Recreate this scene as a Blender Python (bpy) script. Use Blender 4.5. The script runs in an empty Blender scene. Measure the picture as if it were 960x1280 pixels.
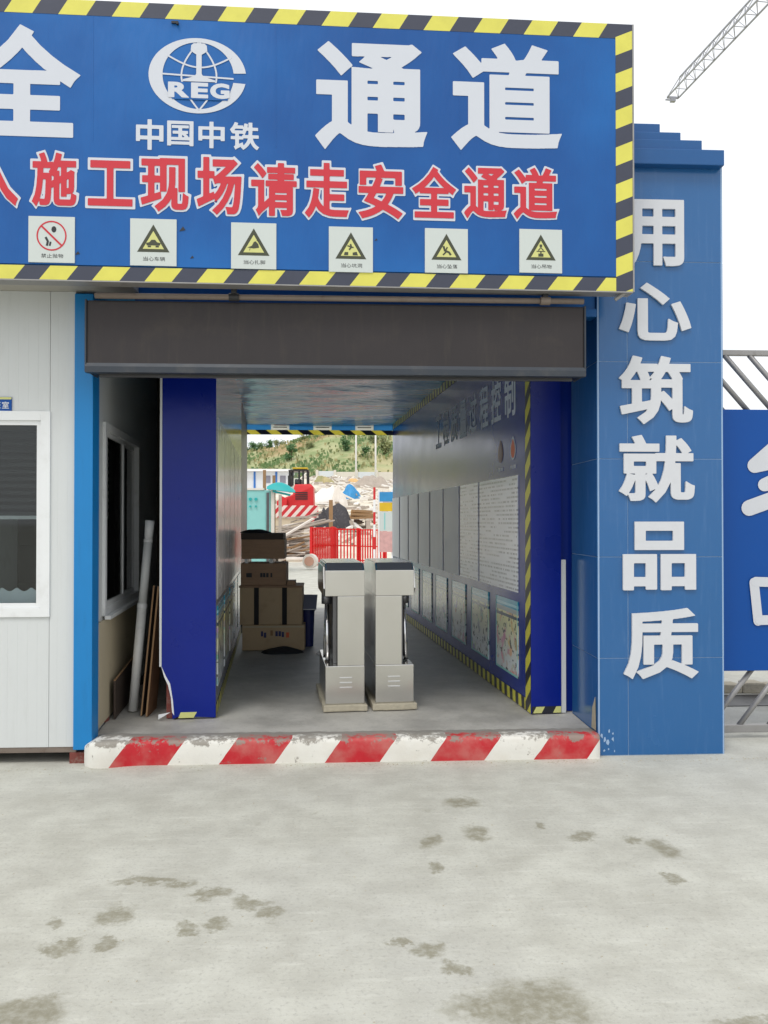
import bpy, bmesh, math, random
import numpy as np
from mathutils import Vector, Matrix
random.seed(7)
S = bpy.context.scene
COL = S.collection
R = math.radians

# ------------------------------------------------------------------ camera, sky, sun, exposure
F, CX, CY = 1035.0, 480.0, 640.0          # focal length and centre in photo pixels (960 x 1280)
CAMP = Vector((0, 0, 1.55))
YAW, PITCH = R(3.0), R(0.6)
cam = bpy.data.cameras.new('camera'); cam.sensor_fit = 'HORIZONTAL'; cam.sensor_width = 36
cam.lens = 36 * F / 960; cam.clip_end = 3000; cam.clip_start = 0.05
camo = bpy.data.objects.new('camera', cam); COL.objects.link(camo)
camo.location = CAMP; camo.rotation_euler = (R(90) + PITCH, 0, -YAW)
S.camera = camo
SUN_EL, SUN_AZ = R(58), R(205)            # azimuth clockwise from +Y: behind the viewer, to the left
world = bpy.data.worlds.new('World'); S.world = world; world.use_nodes = True
wn, wl = world.node_tree.nodes, world.node_tree.links
wn.clear()
sky = wn.new('ShaderNodeTexSky'); sky.sky_type = 'NISHITA'; sky.sun_disc = False
sky.sun_elevation = SUN_EL; sky.sun_rotation = SUN_AZ; sky.dust_density = 3.0; sky.air_density = 1.0
b1 = wn.new('ShaderNodeBackground'); b1.inputs[1].default_value = 0.12
wl.new(sky.outputs[0], b1.inputs[0])
tcw = wn.new('ShaderNodeTexCoord'); nzw = wn.new('ShaderNodeTexNoise')     # thin bright overcast
nzw.inputs['Scale'].default_value = 2.2; nzw.inputs['Detail'].default_value = 4
wl.new(tcw.outputs['Generated'], nzw.inputs['Vector'])
rpw = wn.new('ShaderNodeValToRGB'); rpw.color_ramp.elements[0].position = .3; rpw.color_ramp.elements[1].position = .7
rpw.color_ramp.elements[0].color = (.93, .965, 1, 1); rpw.color_ramp.elements[1].color = (1, 1, 1, 1)
wl.new(nzw.outputs[0], rpw.inputs[0])
b2 = wn.new('ShaderNodeBackground'); b2.inputs[1].default_value = 1.15
wl.new(rpw.outputs[0], b2.inputs[0])
mxw = wn.new('ShaderNodeMixShader'); mxw.inputs[0].default_value = 0.86
wo = wn.new('ShaderNodeOutputWorld')
wl.new(b1.outputs[0], mxw.inputs[1]); wl.new(b2.outputs[0], mxw.inputs[2]); wl.new(mxw.outputs[0], wo.inputs[0])
sl = bpy.data.lights.new('sun', 'SUN'); sl.energy = 1.1; sl.angle = R(18); sl.color = (1, .985, .955)
so = bpy.data.objects.new('sun', sl); COL.objects.link(so)
sd = Vector((math.sin(SUN_AZ) * math.cos(SUN_EL), math.cos(SUN_AZ) * math.cos(SUN_EL), math.sin(SUN_EL)))
so.rotation_euler = sd.to_track_quat('Z', 'Y').to_euler()
S.view_settings.view_transform = 'Standard'; S.view_settings.look = 'None'
S.view_settings.exposure = 0.14; S.view_settings.gamma = 1; S.view_settings.use_curve_mapping = False
S.render.engine = 'CYCLES'
S.cycles.max_bounces = 8; S.cycles.diffuse_bounces = 5; S.cycles.glossy_bounces = 5
S.cycles.transparent_max_bounces = 12; S.cycles.use_denoising = True

# ------------------------------------------------------------------ measuring helpers (photo pixel -> real place)
RM = Matrix.Rotation(-YAW, 3, 'Z') @ Matrix.Rotation(R(90) + PITCH, 3, 'X')
def ray(px, py): return RM @ Vector(((px - CX) / F, -(py - CY) / F, -1))
def WY(px, py, Y): d = ray(px, py); return CAMP + d * ((Y - CAMP.y) / d.y)
def WZ(px, py, z=0.0): d = ray(px, py); return CAMP + d * ((z - CAMP.z) / d.z)
def WX(px, py, X): d = ray(px, py); return CAMP + d * ((X - CAMP.x) / d.x)
def WP(px, py, p0, n): d = ray(px, py); return CAMP + d * ((p0 - CAMP).dot(n) / d.dot(n))
def XY(px, Y): return WY(px, 645, Y).x      # lateral place of a column of pixels at depth Y
def ZY(py, Y, px=480): return WY(px, py, Y).z

# ------------------------------------------------------------------ materials
def lin(c):
    return tuple(((v / 255) / 12.92 if v / 255 <= .04045 else ((v / 255 + .055) / 1.055) ** 2.4) for v in c) + (1,)
class NT:
    def __init__(s, name):
        s.m = bpy.data.materials.new(name); s.m.use_nodes = True
        s.n = s.m.node_tree.nodes; s.l = s.m.node_tree.links
        s.p = s.n['Principled BSDF']
    def node(s, t, **kw):
        n = s.n.new(t)
        for k, v in kw.items(): setattr(n, k, v)
        return n
    def put(s, sock, v):
        if hasattr(v, 'is_linked') or isinstance(v, bpy.types.NodeSocket): s.l.new(v, sock)
        else: sock.default_value = v
    def math(s, op, a, b=0.0, c=0.0, clamp=False):
        n = s.node('ShaderNodeMath', operation=op, use_clamp=clamp)
        s.put(n.inputs[0], a); s.put(n.inputs[1], b)
        if op in ('MULTIPLY_ADD', 'SMOOTH_MIN', 'SMOOTH_MAX', 'COMPARE'): s.put(n.inputs[2], c)
        return n.outputs[0]
    def vmath(s, op, a, b=(0, 0, 0)):
        n = s.node('ShaderNodeVectorMath', operation=op)
        s.put(n.inputs[0], a); s.put(n.inputs[1], b)
        return n.outputs['Value'] if op in ('LENGTH', 'DOT_PRODUCT', 'DISTANCE') else n.outputs[0]
    def mix(s, f, a, b, blend='MIX'):
        n = s.node('ShaderNodeMix', data_type='RGBA', blend_type=blend)
        s.put(n.inputs['Factor'], f); s.put(n.inputs['A'], a); s.put(n.inputs['B'], b)
        return n.outputs['Result']
    def pos(s): return s.node('ShaderNodeNewGeometry').outputs['Position']
    def obj(s): return s.node('ShaderNodeTexCoord').outputs['Object']
    def noise(s, vec, scale, detail=4, rough=.55, stretch=None):
        if stretch: vec = s.vmath('MULTIPLY', vec, stretch)
        n = s.node('ShaderNodeTexNoise'); n.inputs['Scale'].default_value = scale
        n.inputs['Detail'].default_value = detail; n.inputs['Roughness'].default_value = rough
        s.put(n.inputs['Vector'], vec)
        return n.outputs[0]
    def step(s, v, lo, hi):
        n = s.node('ShaderNodeMapRange', interpolation_type='SMOOTHSTEP')
        s.put(n.inputs[0], v); n.inputs[1].default_value = lo; n.inputs[2].default_value = hi
        return n.outputs[0]
    def bump(s, h, strength, dist=.01):
        n = s.node('ShaderNodeBump'); n.inputs['Strength'].default_value = strength
        n.inputs['Distance'].default_value = dist; s.put(n.inputs['Height'], h)
        s.put(s.p.inputs['Normal'], n.outputs[0])
    def base(s, c): s.put(s.p.inputs['Base Color'], c)
    def rough(s, v): s.put(s.p.inputs['Roughness'], v)

def mat(name, c, rough=.55, metal=0.0, var=.12, scale=6, dirt=0.0, dirtc=(120, 112, 98), bump=0.0, bscale=60,
        stretch=None, spec=.5, coat=0.0, streak=0.0):
    t = NT(name); p = t.pos(); c = lin(c)
    n = t.noise(p, scale, 5, .6, stretch)
    v = t.math('MULTIPLY_ADD', t.math('SUBTRACT', n, .5), 2 * var, 1.0)
    n2 = t.node('ShaderNodeVectorMath', operation='SCALE'); n2.inputs[0].default_value = c[:3]; t.put(n2.inputs['Scale'], v)
    col = n2.outputs[0]
    if dirt > 0:
        d = t.step(t.noise(p, scale * 1.7, 6, .65), .5, .78)
        col = t.mix(t.math('MULTIPLY', d, dirt), col, lin(dirtc))
    if streak > 0:
        d = t.step(t.noise(p, 9, 5, .6, (3.2, 3.2, .35)), .5, .8)
        col = t.mix(t.math('MULTIPLY', d, streak), col, lin(dirtc))
    t.base(col)
    t.rough(t.math('MULTIPLY_ADD', t.math('SUBTRACT', n, .5), .25 * (1 - metal * .4), rough, True))
    t.p.inputs['Metallic'].default_value = metal
    t.p.inputs['Specular IOR Level'].default_value = spec
    t.p.inputs['Coat Weight'].default_value = coat
    if coat: t.p.inputs['Coat Roughness'].default_value = .12
    if bump > 0: t.bump(t.noise(p, bscale, 5, .6), bump, .01)
    return t.m

def stripe_mat(name, vec, period, duty, c1, c2, off=0.0, rough=.4, wear=.0, wearc=(150, 148, 140)):
    t = NT(name); o = t.obj()
    s = t.math('FRACT', t.math('ADD', t.math('DIVIDE', t.vmath('DOT_PRODUCT', o, vec), period), off + 100))
    f = t.math('LESS_THAN', s, duty)
    n = t.noise(t.pos(), 7, 5, .6)
    col = t.mix(f, lin(c2), lin(c1))
    col = t.mix(1.0, col, t.mix(n, (.82, .82, .82, 1), (1.12, 1.12, 1.12, 1)), 'MULTIPLY')
    if wear > 0:
        col = t.mix(t.math('MULTIPLY', t.step(t.noise(t.pos(), 14, 8, .7), .56, .66), wear), col, lin(wearc))
    t.base(col); t.rough(rough)
    return t.m

M = {}
def glass_mat():
    t = NT('window_glass'); t.n.remove(t.p)
    tr = t.node('ShaderNodeBsdfTransparent'); tr.inputs[0].default_value = (.82, .86, .86, 1)
    gl = t.node('ShaderNodeBsdfGlossy'); gl.inputs['Roughness'].default_value = .03
    fr = t.node('ShaderNodeFresnel'); fr.inputs[0].default_value = 1.5
    mx = t.node('ShaderNodeMixShader')
    t.l.new(fr.outputs[0], mx.inputs[0]); t.l.new(tr.outputs[0], mx.inputs[1]); t.l.new(gl.outputs[0], mx.inputs[2])
    t.l.new(mx.outputs[0], t.n['Material Output'].inputs[0])
    return t.m
M['glass'] = glass_mat()
M['white_panel'] = mat('white_panel', (206, 209, 208), .45, var=.03, scale=1.5, dirt=.08, streak=.10, dirtc=(160, 158, 150))
M['pvc'] = mat('pvc', (226, 228, 228), .4, var=.03, scale=4, dirt=.2, dirtc=(160, 155, 142))
M['grey_pvc'] = mat('grey_pvc', (214, 216, 216), .45, var=.05, scale=4, dirt=.3)
M['blue_column'] = mat('blue_column', (4, 122, 188), .4, var=.06, scale=3, dirt=.08, streak=.2, dirtc=(12, 88, 140))
M['banner'] = mat('banner', (12, 84, 168), .36, var=.09, scale=1.1, streak=.10, dirtc=(12, 62, 140))
def banner_mat():
    t = NT('banner_cloth'); p = t.pos()
    n = t.noise(p, 1.1, 4); w = t.noise(p, 2.2, 4, .5, (1.6, 1, .5)); f = t.noise(p, 220, 2)
    n0 = t.noise(p, .55, 4, .6)
    c = t.mix(t.step(n0, .32, .68), lin((0, 76, 146)), lin((12, 100, 174)))
    c = t.mix(t.math('MULTIPLY', t.step(t.noise(p, 9, 5, .6, (3.2, 3.2, .35)), .55, .8), .22), c, lin((4, 68, 138)))
    t.base(c); t.p.inputs['Specular IOR Level'].default_value = .4; t.rough(t.math('MULTIPLY_ADD', n, .2, .28)); t.bump(t.math('ADD', w, t.math('MULTIPLY', f, .01)), .35, .06)
    return t.m
M['banner'] = banner_mat()
M['sign_white'] = mat('sign_white', (202, 206, 214), .5, var=.02, scale=8)
M['sign_red'] = mat('sign_red', (196, 40, 54), .5, var=.03, scale=8)
M['placard'] = mat('placard', (198, 205, 201), .5, var=.03, scale=8)
M['sign_dark'] = mat('sign_dark', (62, 66, 48), .5)
M['sign_yellow'] = mat('sign_yellow', (204, 204, 128), .5)
M['ink'] = mat('ink', (40, 42, 46), .6)
M['lintel_blue'] = mat('lintel_blue', (10, 88, 150), .5, var=.1)
M['shutter'] = mat('shutter', (54, 50, 51), .6, var=.25, scale=2.5, dirt=.5, dirtc=(72, 66, 60), streak=.35, spec=.3, bump=.3, bscale=3)
M['shutter_rim'] = mat('shutter_rim', (52, 58, 66), .5, var=.1, scale=3, dirt=.2, spec=.4)
M['rust_pipe'] = mat('rust_pipe', (128, 116, 106), .65, metal=.3, var=.2, scale=9, dirt=.5, dirtc=(88, 62, 46))
M['tile_blue'] = mat('tile_blue', (34, 94, 150), .24, var=.06, scale=1.3, dirt=.12, dirtc=(96, 132, 176), streak=.2, coat=.2)
M['grout'] = mat('grout', (150, 176, 206), .8)
M['cap_blue'] = mat('cap_blue', (22, 84, 142), .4, var=.06, dirt=.1, dirtc=(70, 110, 160))
M['letter_white'] = mat('letter_white', (206, 208, 212), .45, var=.03, scale=6, dirt=.06)
M['navy'] = mat('navy', (2, 30, 128), .3, var=.12, scale=2, dirt=.12, dirtc=(30, 54, 140), streak=.1, spec=.3, bump=.5, bscale=2.5)
M['board_blue'] = mat('board_blue', (0, 74, 152), .34, var=.05, scale=2, dirt=.06, dirtc=(30, 96, 180), spec=.3)
M['gate_steel'] = mat('gate_steel', (152, 150, 148), .5, metal=.35, var=.12, scale=12, dirt=.35, dirtc=(110, 104, 98))
M['steel'] = None
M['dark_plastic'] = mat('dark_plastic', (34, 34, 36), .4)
M['mortar'] = mat('mortar', (176, 168, 148), .9, var=.25, scale=30, bump=.6, bscale=40)
M['carton'] = mat('carton', (188, 164, 130), .8, var=.12, scale=5, dirt=.25, dirtc=(100, 78, 58))
M['wood_box'] = mat('wood_box', (164, 132, 104), .75, var=.25, scale=7, stretch=(1, 1, 8), dirt=.2, dirtc=(84, 58, 42))
M['dark_wood'] = mat('dark_wood', (64, 52, 44), .7, var=.25, scale=9, stretch=(6, 6, 1))
M['brown_board'] = mat('brown_board', (120, 84, 56), .75, var=.25, scale=9, stretch=(6, 6, 1))
M['beige_board'] = mat('beige_board', (190, 178, 150), .7, var=.06, scale=3, dirt=.2)
M['black_cloth'] = mat('black_cloth', (34, 34, 36), .85, var=.3)
M['blue_bin'] = mat('blue_bin', (24, 34, 92), .4)
M['grey_card'] = mat('grey_card', (134, 134, 148), .6)
M['roof_tin'] = mat('roof_tin', (120, 128, 140), .5)
M['soffit'] = mat('soffit', (176, 172, 162), .6, dirt=.3, var=.08, dirtc=(130, 124, 112))
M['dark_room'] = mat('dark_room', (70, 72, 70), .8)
M['cloth'] = mat('cloth', (232, 240, 246), .8)
M['brick_red'] = mat('brick_red', (120, 62, 54), .85, var=.3, scale=20, dirt=.5, dirtc=(150, 140, 130))
M['sheet_blank'] = mat('sheet_blank', (226, 230, 236), .4, var=.04, scale=3, streak=.08)
M['poster_grey'] = mat('poster_grey', (190, 190, 194), .25, var=.08, scale=2, coat=.2)
M['white_pole'] = mat('white_pole', (238, 238, 238), .4, var=.02)
M['galv'] = mat('galv', (226, 226, 222), .4, var=.08, scale=8, dirt=.3, dirtc=(120, 118, 112))
M['machine_red'] = mat('machine_red', (206, 36, 40), .45, var=.1, dirt=.15, dirtc=(140, 80, 70))
M['barrier_red'] = mat('barrier_red', (218, 26, 26), .45, var=.06)
M['teal'] = mat('teal', (138, 198, 194), .5, var=.08, dirt=.15, dirtc=(140, 170, 165))
M['teal_deep'] = mat('teal_deep', (30, 165, 165), .45, var=.08)
M['machine_yellow'] = mat('machine_yellow', (216, 178, 36), .5)
M['tyre'] = mat('tyre', (36, 36, 38), .8)
M['scrap_wood'] = mat('scrap_wood', (176, 164, 152), .85, var=.2, scale=4, dirt=.4, dirtc=(110, 96, 84))
M['scrap_wood_b'] = mat('scrap_wood_b', (150, 118, 84), .85, var=.2, scale=4, dirt=.3)
M['scrap_pale'] = mat('scrap_pale', (222, 214, 204), .8, var=.1, scale=4)
M['concrete_block'] = mat('concrete_block', (198, 184, 160), .85, var=.1, scale=3, dirt=.2)
M['tarp_blue'] = mat('tarp_blue', (52, 140, 196), .5, var=.15)
M['tarp_white'] = mat('tarp_white', (234, 230, 224), .7, var=.12)
M['net_black'] = mat('net_black', (66, 64, 68), .8, var=.5, scale=5, dirt=.5, dirtc=(130, 126, 124))
M['sand'] = mat('sand', (214, 176, 122), .9, var=.12, scale=3, bump=.5, bscale=12)
M['shed_white'] = mat('shed_white', (216, 220, 226), .5, var=.04)
M['shed_blue'] = mat('shed_blue', (40, 110, 190), .5)
M['bark'] = mat('bark', (84, 68, 52), .9, var=.3)
def leaf_mat(name, c1, c2):
    t = NT(name); n = t.noise(t.pos(), 1.3, 3)
    t.base(t.mix(t.step(n, .35, .65), lin(c1), lin(c2))); t.rough(.65)
    return t.m
M['leaf_a'] = leaf_mat('leaf_a', (92, 122, 76), (126, 150, 96))  # leaf greens paled towards grey, haze put into the colour
M['leaf_b'] = leaf_mat('leaf_b', (70, 106, 66), (98, 134, 80))
M['leaf_c'] = leaf_mat('leaf_c', (108, 120, 76), (146, 150, 100))
M['dry_grass'] = leaf_mat('dry_grass', (142, 142, 96), (182, 168, 122))

def steel_mat():
    t = NT('brushed_steel'); p = t.pos()
    n = t.noise(p, 3, 3); f = t.noise(p, 40, 3, .5, (.6, .6, 22))
    t.base(t.mix(n, lin((196, 194, 188)), lin((214, 212, 207))))
    t.p.inputs['Metallic'].default_value = .95
    t.rough(t.math('MULTIPLY_ADD', f, .10, .14))
    return t.m
M['steel'] = steel_mat()
M['chrome'] = mat('chrome', (220, 220, 220), .12, metal=1, var=.02)
M['steel_dark'] = mat('steel_dark', (112, 112, 114), .32, metal=.8, var=.1)
M['reader'] = mat('reader', (82, 84, 90), .15, var=.05)

# stains on the yard: centre and half-axes measured on the photograph, laid out on the ground
ST = [(142,1147,25,11),(68,1155,11,5),(74,1185,24,6),(134,1177,12,5),(182,1101,36,4),(225,1106,18,4),(262,1119,24,5),(312,1128,22,7),
      (335,1143,15,7),(237,1161,12,6),(271,1154,15,6),(30,1268,44,15),(578,1003,23,8),(595,1042,18,9),(538,1052,16,8),
      (829,1061,16,10),(727,1046,19,6),(545,1084,10,5),(842,1099,14,4),(675,1032,7,5),(792,1050,12,5),(535,1188,20,8),
      (665,1258,78,26),(935,1280,40,7),(570,1207,15,6),(500,1178,12,4),(620,1256,60,14)]
def ground_mat():
    t = NT('concrete_yard'); p = t.pos()
    big = t.noise(p, .5, 5, .6); mid = t.noise(p, 3.5, 7, .65); fine = t.noise(p, 60, 4, .7)
    brush = t.noise(p, 10, 5, .65, (.35, 2.4, 1))
    c = t.mix(t.step(mid, .3, .72), lin((178, 176, 164)), lin((200, 199, 187)))
    c = t.mix(t.math('MULTIPLY', t.step(big, .4, .7), .4), c, lin((184, 183, 176)))
    c = t.mix(t.math('MULTIPLY', t.step(brush, .52, .74), .4), c, lin((212, 211, 200)))
    c = t.mix(t.math('MULTIPLY', t.step(fine, .5, .72), .42), c, lin((138, 135, 127)))
    spk = t.noise(p, 140, 3, .7); c = t.mix(t.math('MULTIPLY', t.step(spk, .58, .7), .3), c, lin((225, 224, 220)))
    gn = t.node('ShaderNodeTexNoise'); gn.inputs['Scale'].default_value = 7; gn.inputs['Detail'].default_value = 10
    gn.inputs['Roughness'].default_value = .74
    t.put(gn.inputs['Vector'], p)
    dp = t.vmath('ADD', p, t.vmath('MULTIPLY', t.vmath('SUBTRACT', gn.outputs['Color'], (.5, .5, .5)), (.2, .36, 0)))
    tot = None
    for (x, y, rx, ry) in ST:
        g = WZ(x, y); dd = (g - CAMP).length
        ex = rx * dd / F; ey = ry * dd * dd / (F * 1.55)
        v = t.vmath('MULTIPLY', t.vmath('SUBTRACT', dp, (g.x, g.y, 0)), (1 / ex, 1 / ey, 0))
        m = t.step(t.vmath('LENGTH', v), 1.2, .55)
        # step with lo > hi inverts in Map Range
        tot = m if tot is None else t.math('MAXIMUM', tot, m)
    spots = t.math('MULTIPLY', t.step(t.noise(dp, 5.5, 6, .65, (1, 1.3, 1)), .64, .72), .4)
    tot = t.math('MAXIMUM', tot, spots)
    sc = t.mix(fine, lin((112, 106, 84)), lin((146, 141, 118)))
    tot = t.math('MULTIPLY', tot, t.math('MULTIPLY_ADD', t.step(t.noise(p, 26, 6, .7), .3, .62), .55, .45))
    c = t.mix(t.math('MULTIPLY', tot, .8), c, sc)
    t.base(c)
    t.rough(t.math('MULTIPLY_ADD', tot, -.15, .85))
    t.bump(t.math('ADD', t.math('MULTIPLY', fine, .35), brush), .25, .008)
    return t.m
M['yard'] = ground_mat()
def floor_mat():
    t = NT('passage_concrete'); p = t.pos()
    mid = t.noise(p, 2.2, 6, .65); fine = t.noise(p, 45, 4, .7)
    c = t.mix(t.step(mid, .3, .7), lin((152, 149, 142)), lin((186, 183, 175)))
    c = t.mix(t.math('MULTIPLY', t.step(fine, .5, .75), .3), c, lin((104, 100, 92)))
    t.base(c); t.rough(t.math('MULTIPLY_ADD', mid, .3, .4)); t.bump(fine, .12, .006)
    return t.m
M['passage_floor'] = floor_mat()
def terrain_mat():
    t = NT('hillside'); p = t.pos()
    a = t.noise(p, .09, 6, .6, (1, 1, 2.5)); b = t.noise(p, .35, 6, .65); e = t.noise(p, .06, 4, .5, (1, 1.4, 1))
    c = t.mix(t.step(b, .35, .65), lin((134, 148, 98)), lin((176, 176, 132)))  # greens lightened so the colour carries the distant haze
    c = t.mix(t.math('MULTIPLY', t.step(a, .52, .64), .7), c, lin((188, 176, 134)))
    c = t.mix(t.math('MULTIPLY', t.step(e, .58, .68), .6), c, lin((172, 128, 92)))
    y = t.node('ShaderNodeSeparateXYZ'); t.put(y.inputs[0], p)
    f = t.step(t.math('ADD', y.outputs[1], t.math('MULTIPLY', b, 18)), 86, 98)
    yard = t.mix(t.step(t.noise(p, .8, 5), .35, .7), lin((214, 204, 184)), lin((232, 224, 208)))
    t.base(t.mix(f, yard, c)); t.rough(.95)
    return t.m
M['terrain'] = terrain_mat()
def ceiling_mat():
    t = NT('blue_sheeting'); p = t.pos()
    n = t.noise(p, 1.6, 5, .6, (1, 2.5, 1))
    t.base(t.mix(t.step(n, .35, .7), lin((28, 130, 196)), lin((96, 172, 214)))); t.rough(.16)
    t.bump(t.noise(p, 4, 5, .55, (.7, 1.8, 1)), .6, .05)
    return t.m
M['sheeting'] = ceiling_mat()
def poster_mat(name, hue, seed):
    # printed safety poster: teal head band, title line, pale sheet with coloured figures (flat print)
    t = NT(name); o = t.obj(); s = t.node('ShaderNodeSeparateXYZ'); t.put(s.inputs[0], o)
    z = t.math('ADD', s.outputs[2], .15); ov = t.vmath('ADD', o, (seed * 3.1, seed * 1.7, seed * 2.3))
    blobs = t.node('ShaderNodeTexVoronoi'); blobs.inputs['Scale'].default_value = 11; t.put(blobs.inputs['Vector'], ov)
    n = t.noise(ov, 9, 3)
    c = t.mix(t.step(z, .42, .80), lin((226, 232, 232)), lin((232, 230, 170)))
    c = t.mix(t.math('MULTIPLY', t.step(n, .5, .6), .75), c, t.mix(.55, blobs.outputs['Color'], lin(hue)))
    c = t.mix(t.math('MULTIPLY', t.step(t.noise(ov, 17, 2), .58, .62), .85), c, lin((48, 66, 70)))
    t1 = t.math('COMPARE', z, .795, .012)
    c = t.mix(t1, c, lin((60, 80, 90)))
    c = t.mix(t.math('GREATER_THAN', z, .825), c, lin((166, 178, 176)))
    c = t.mix(t.math('GREATER_THAN', z, .86), c, lin((30, 150, 180)))
    c = t.mix(t.math('COMPARE', z, .885, .01), c, lin((150, 210, 224)))
    t.base(c); t.rough(.22); t.p.inputs['Coat Weight'].default_value = .25
    return t.m
HU = [(230, 120, 70), (120, 160, 150), (190, 150, 120), (110, 140, 170), (180, 180, 120), (200, 120, 120), (120, 150, 190), (150, 170, 110)]
POST = [poster_mat('poster_print_%s' % w, HU[i], i + 1) for i, w in enumerate('amber sage clay slate straw rose sky moss'.split())]
def text_mat():
    t = NT('printed_notice'); o = t.obj(); s = t.node('ShaderNodeSeparateXYZ'); t.put(s.inputs[0], o)
    x, z = s.outputs[0], s.outputs[2]
    row = t.math('FLOOR', t.math('DIVIDE', z, .034)); fr = t.math('FRACT', t.math('DIVIDE', z, .034))
    line = t.math('MULTIPLY', t.math('GREATER_THAN', fr, .35), t.math('LESS_THAN', fr, .8))
    cb = t.node('ShaderNodeCombineXYZ'); t.put(cb.inputs[0], t.math('MULTIPLY', x, 1.0)); t.put(cb.inputs[1], t.math('MULTIPLY', row, 3.7))
    a = t.noise(cb.outputs[0], 55, 2); b = t.noise(cb.outputs[0], 2.4, 1)
    ink = t.math('MULTIPLY', t.math('MULTIPLY', line, t.step(a, .42, .5)), t.step(b, .40, .44))
    n = t.noise(t.pos(), 2, 3)
    c = t.mix(n, lin((228, 232, 238)), lin((240, 243, 248)))
    t.base(t.mix(t.math('MULTIPLY', ink, .6), c, lin((64, 66, 74)))); t.rough(.3)
    t.p.inputs['Coat Weight'].default_value = .2
    return t.m
M['notice'] = text_mat()
def cloth_mat(name, c):
    # thin printed cloth: daylight behind it glows through
    t = NT(name); t.n.remove(t.p); n = t.noise(t.pos(), 3, 4)
    col = t.mix(n, lin(c), lin(tuple(min(255, v * 1.12) for v in c)))
    a = t.node('ShaderNodeBsdfDiffuse'); b = t.node('ShaderNodeBsdfTranslucent'); mx = t.node('ShaderNodeMixShader')
    mx.inputs[0].default_value = .8; t.put(a.inputs[0], col); t.put(b.inputs[0], col)
    t.l.new(a.outputs[0], mx.inputs[1]); t.l.new(b.outputs[0], mx.inputs[2]); t.l.new(mx.outputs[0], t.n['Material Output'].inputs[0])
    return t.m
def to_cloth(m):
    # turn a printed stripe material into thin cloth that lets daylight through
    nt = m.node_tree; p = nt.nodes['Principled BSDF']; src = p.inputs['Base Color'].links[0].from_socket
    a = nt.nodes.new('ShaderNodeBsdfDiffuse'); b = nt.nodes.new('ShaderNodeBsdfTranslucent'); mx = nt.nodes.new('ShaderNodeMixShader')
    mx.inputs[0].default_value = .8
    nt.links.new(src, a.inputs[0]); nt.links.new(src, b.inputs[0]); nt.links.new(a.outputs[0], mx.inputs[1]); nt.links.new(b.outputs[0], mx.inputs[2])
    nt.links.new(mx.outputs[0], nt.nodes['Material Output'].inputs[0]); nt.nodes.remove(p)
    return m

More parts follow.
